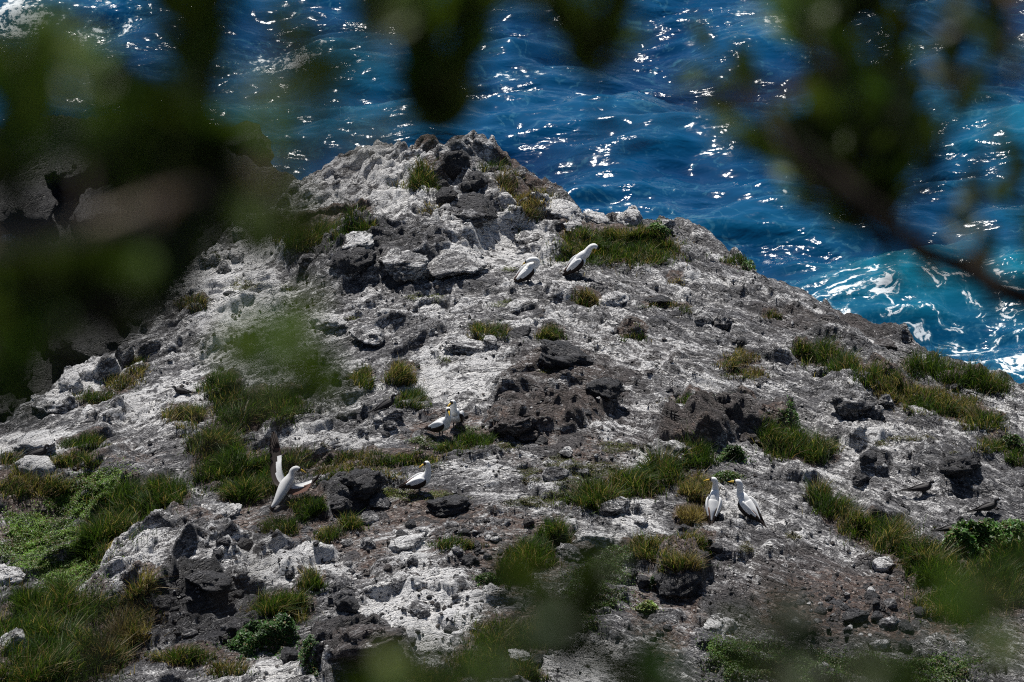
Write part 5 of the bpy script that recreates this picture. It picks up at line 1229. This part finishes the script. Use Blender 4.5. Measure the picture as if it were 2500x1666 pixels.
for i, q in enumerate([(2100, 560, 1830, 270, 120, 13, 140, 3.6, 'green'), (2120, 570, 1920, 330, 130, 16, 140, 3.6, 'green'), (2140, 580, 2010, 240, 150, 22, 150, 3.6, 'dark'), (2160, 590, 2090, 180, 150, 22, 150, 3.6, 'dark'), (2175, 580, 2150, 300, 110, 14, 140, 3.6, 'dark'),
        (2080, 280, 1990, -60, 170, 18, 160, 3.4, 'green'), (2180, 240, 2170, -60, 140, 16, 150, 3.3, 'dark'), (2325, 290, 2385, -60, 110, 14, 150, 3.3, 'dark'), (1840, 180, 1720, 150, 70, 5, 90, 3.8, 'green'),
        (2400, 690, 2340, 470, 140, 8, 130, 3.5, 'dark'), (2515, 640, 2495, 430, 70, 9, 140, 3.4, 'green'), (2250, 660, 2268, 630, 60, 7, 70, 3.6, 'yellow'), (2405, 670, 2398, 630, 55, 7, 70, 3.6, 'yellow'),
        (2088, 570, 2085, 520, 60, 5, 60, 3.6, 'brown'), (1960, 410, 1770, 210, 130, 9, 130, 3.3, 'green'), (2240, 520, 2300, 260, 130, 8, 140, 3.2, 'dark'), (2420, 340, 2480, 60, 130, 8, 140, 3.0, 'dark'), (2000, 120, 1900, -60, 140, 9, 140, 3.0, 'green'), (2470, 90, 2500, -60, 110, 5, 120, 3.0, 'brown'), (1900, 330, 1830, 200, 90, 4, 110, 2.8, 'brown')]):
    q = list(q); q[6] *= 1.25; q[7] *= 1.22
    sprig(shR, *q, seed=700 + i, wfac=.30)
# shrubs rising from below
shB = hill_root(.05, 2.9); tag(shB, 'blurred green shrub tips rising into the bottom of the view', 'shrub', 'near shrubs out of focus')
b0 = np.array(shB.location)
for (px, py, d) in ((1380, 1640, 2.9), (1900, 1720, 2.8), (2420, 1700, 2.7), (760, 1100, 2.6), (980, 1740, 2.7)):
    tp = cpt(px, py, d)
    bough(shB, 'branch', A3(b0, b0 * .6 + tp * .4 + (0, 0, -.15), tp) if px != 760 else A3(b0, cpt(300, 2100, 2.7), cpt(560, 1500, 2.62), tp), .010, .003, M_WOODD)
for i, q in enumerate([(1400, 1660, 1360, 1380, 250, 20, 150, 2.7, 'dark'), (1520, 1740, 1560, 1590, 160, 13, 140, 2.8, 'dark'), (1900, 1740, 1860, 1450, 220, 13, 150, 2.7, 'dark'), (2400, 1680, 2390, 1360, 280, 10, 160, 2.3, 'green'), (2470, 1620, 2460, 1450, 140, 9, 150, 2.5, 'dark'),
        (800, 1010, 640, 780, 280, 18, 150, 2.3, 'green'), (620, 960, 560, 830, 150, 6, 120, 2.4, 'bright'), (980, 1760, 960, 1610, 160, 10, 140, 2.6, 'green'), (2250, 1730, 2160, 1610, 200, 14, 140, 2.6, 'dark'), (1660, 1790, 1700, 1640, 180, 10, 150, 2.4, 'dark'), (1100, 1790, 1090, 1630, 180, 9, 140, 2.3, 'dark'), (2060, 1790, 2040, 1620, 200, 12, 150, 2.4, 'dark'), (1240, 1720, 1270, 1480, 200, 10, 140, 2.3, 'dark'), (1200, 1740, 1190, 1640, 130, 8, 130, 2.6, 'green'), (560, 960, 660, 780, 90, 4, 130, 2.2, 'bright')]):
    sprig(shB, *q, seed=800 + i)
# unseen leaves added over the overhanging shrub, above the view, to shade the sprigs
r = np.random.default_rng(77)
n = 5200
cx_ = r.uniform(-2.2, 2.2, n); s_ = r.uniform(2.2, 6.2, n)
zb = CAM[2] - 0.366 * s_ + .28
cz_ = zb + .05 + r.random(n) * 1.25 * (1 - .25 * np.abs(cx_) / 2.2)
base = np.stack([cx_, CAM[1] + s_, cz_], -1)
hole = gn(cx_ * 1.6, s_ * 1.6, 9) < .24
base = base[hole]; n = len(base)
dirs = r.normal(size=(n, 3)) + np.array([0, 0, .3]); dirs /= np.linalg.norm(dirs, axis=1)[:, None]
L = r.uniform(.06, .12, n)
V, F, c = leaf_np(base, dirs, L, L * .4, np.array(TONE['green'])[None] * r.uniform(.6, 1.5, (n, 1)), r)
o = obj('crown', mesh_np('crown', V - t0, F, False, [M_LEAF], cols={'tint': c}), shT); o['kind'] = 'stuff'
print('blades', tot, 'stones', cnt)
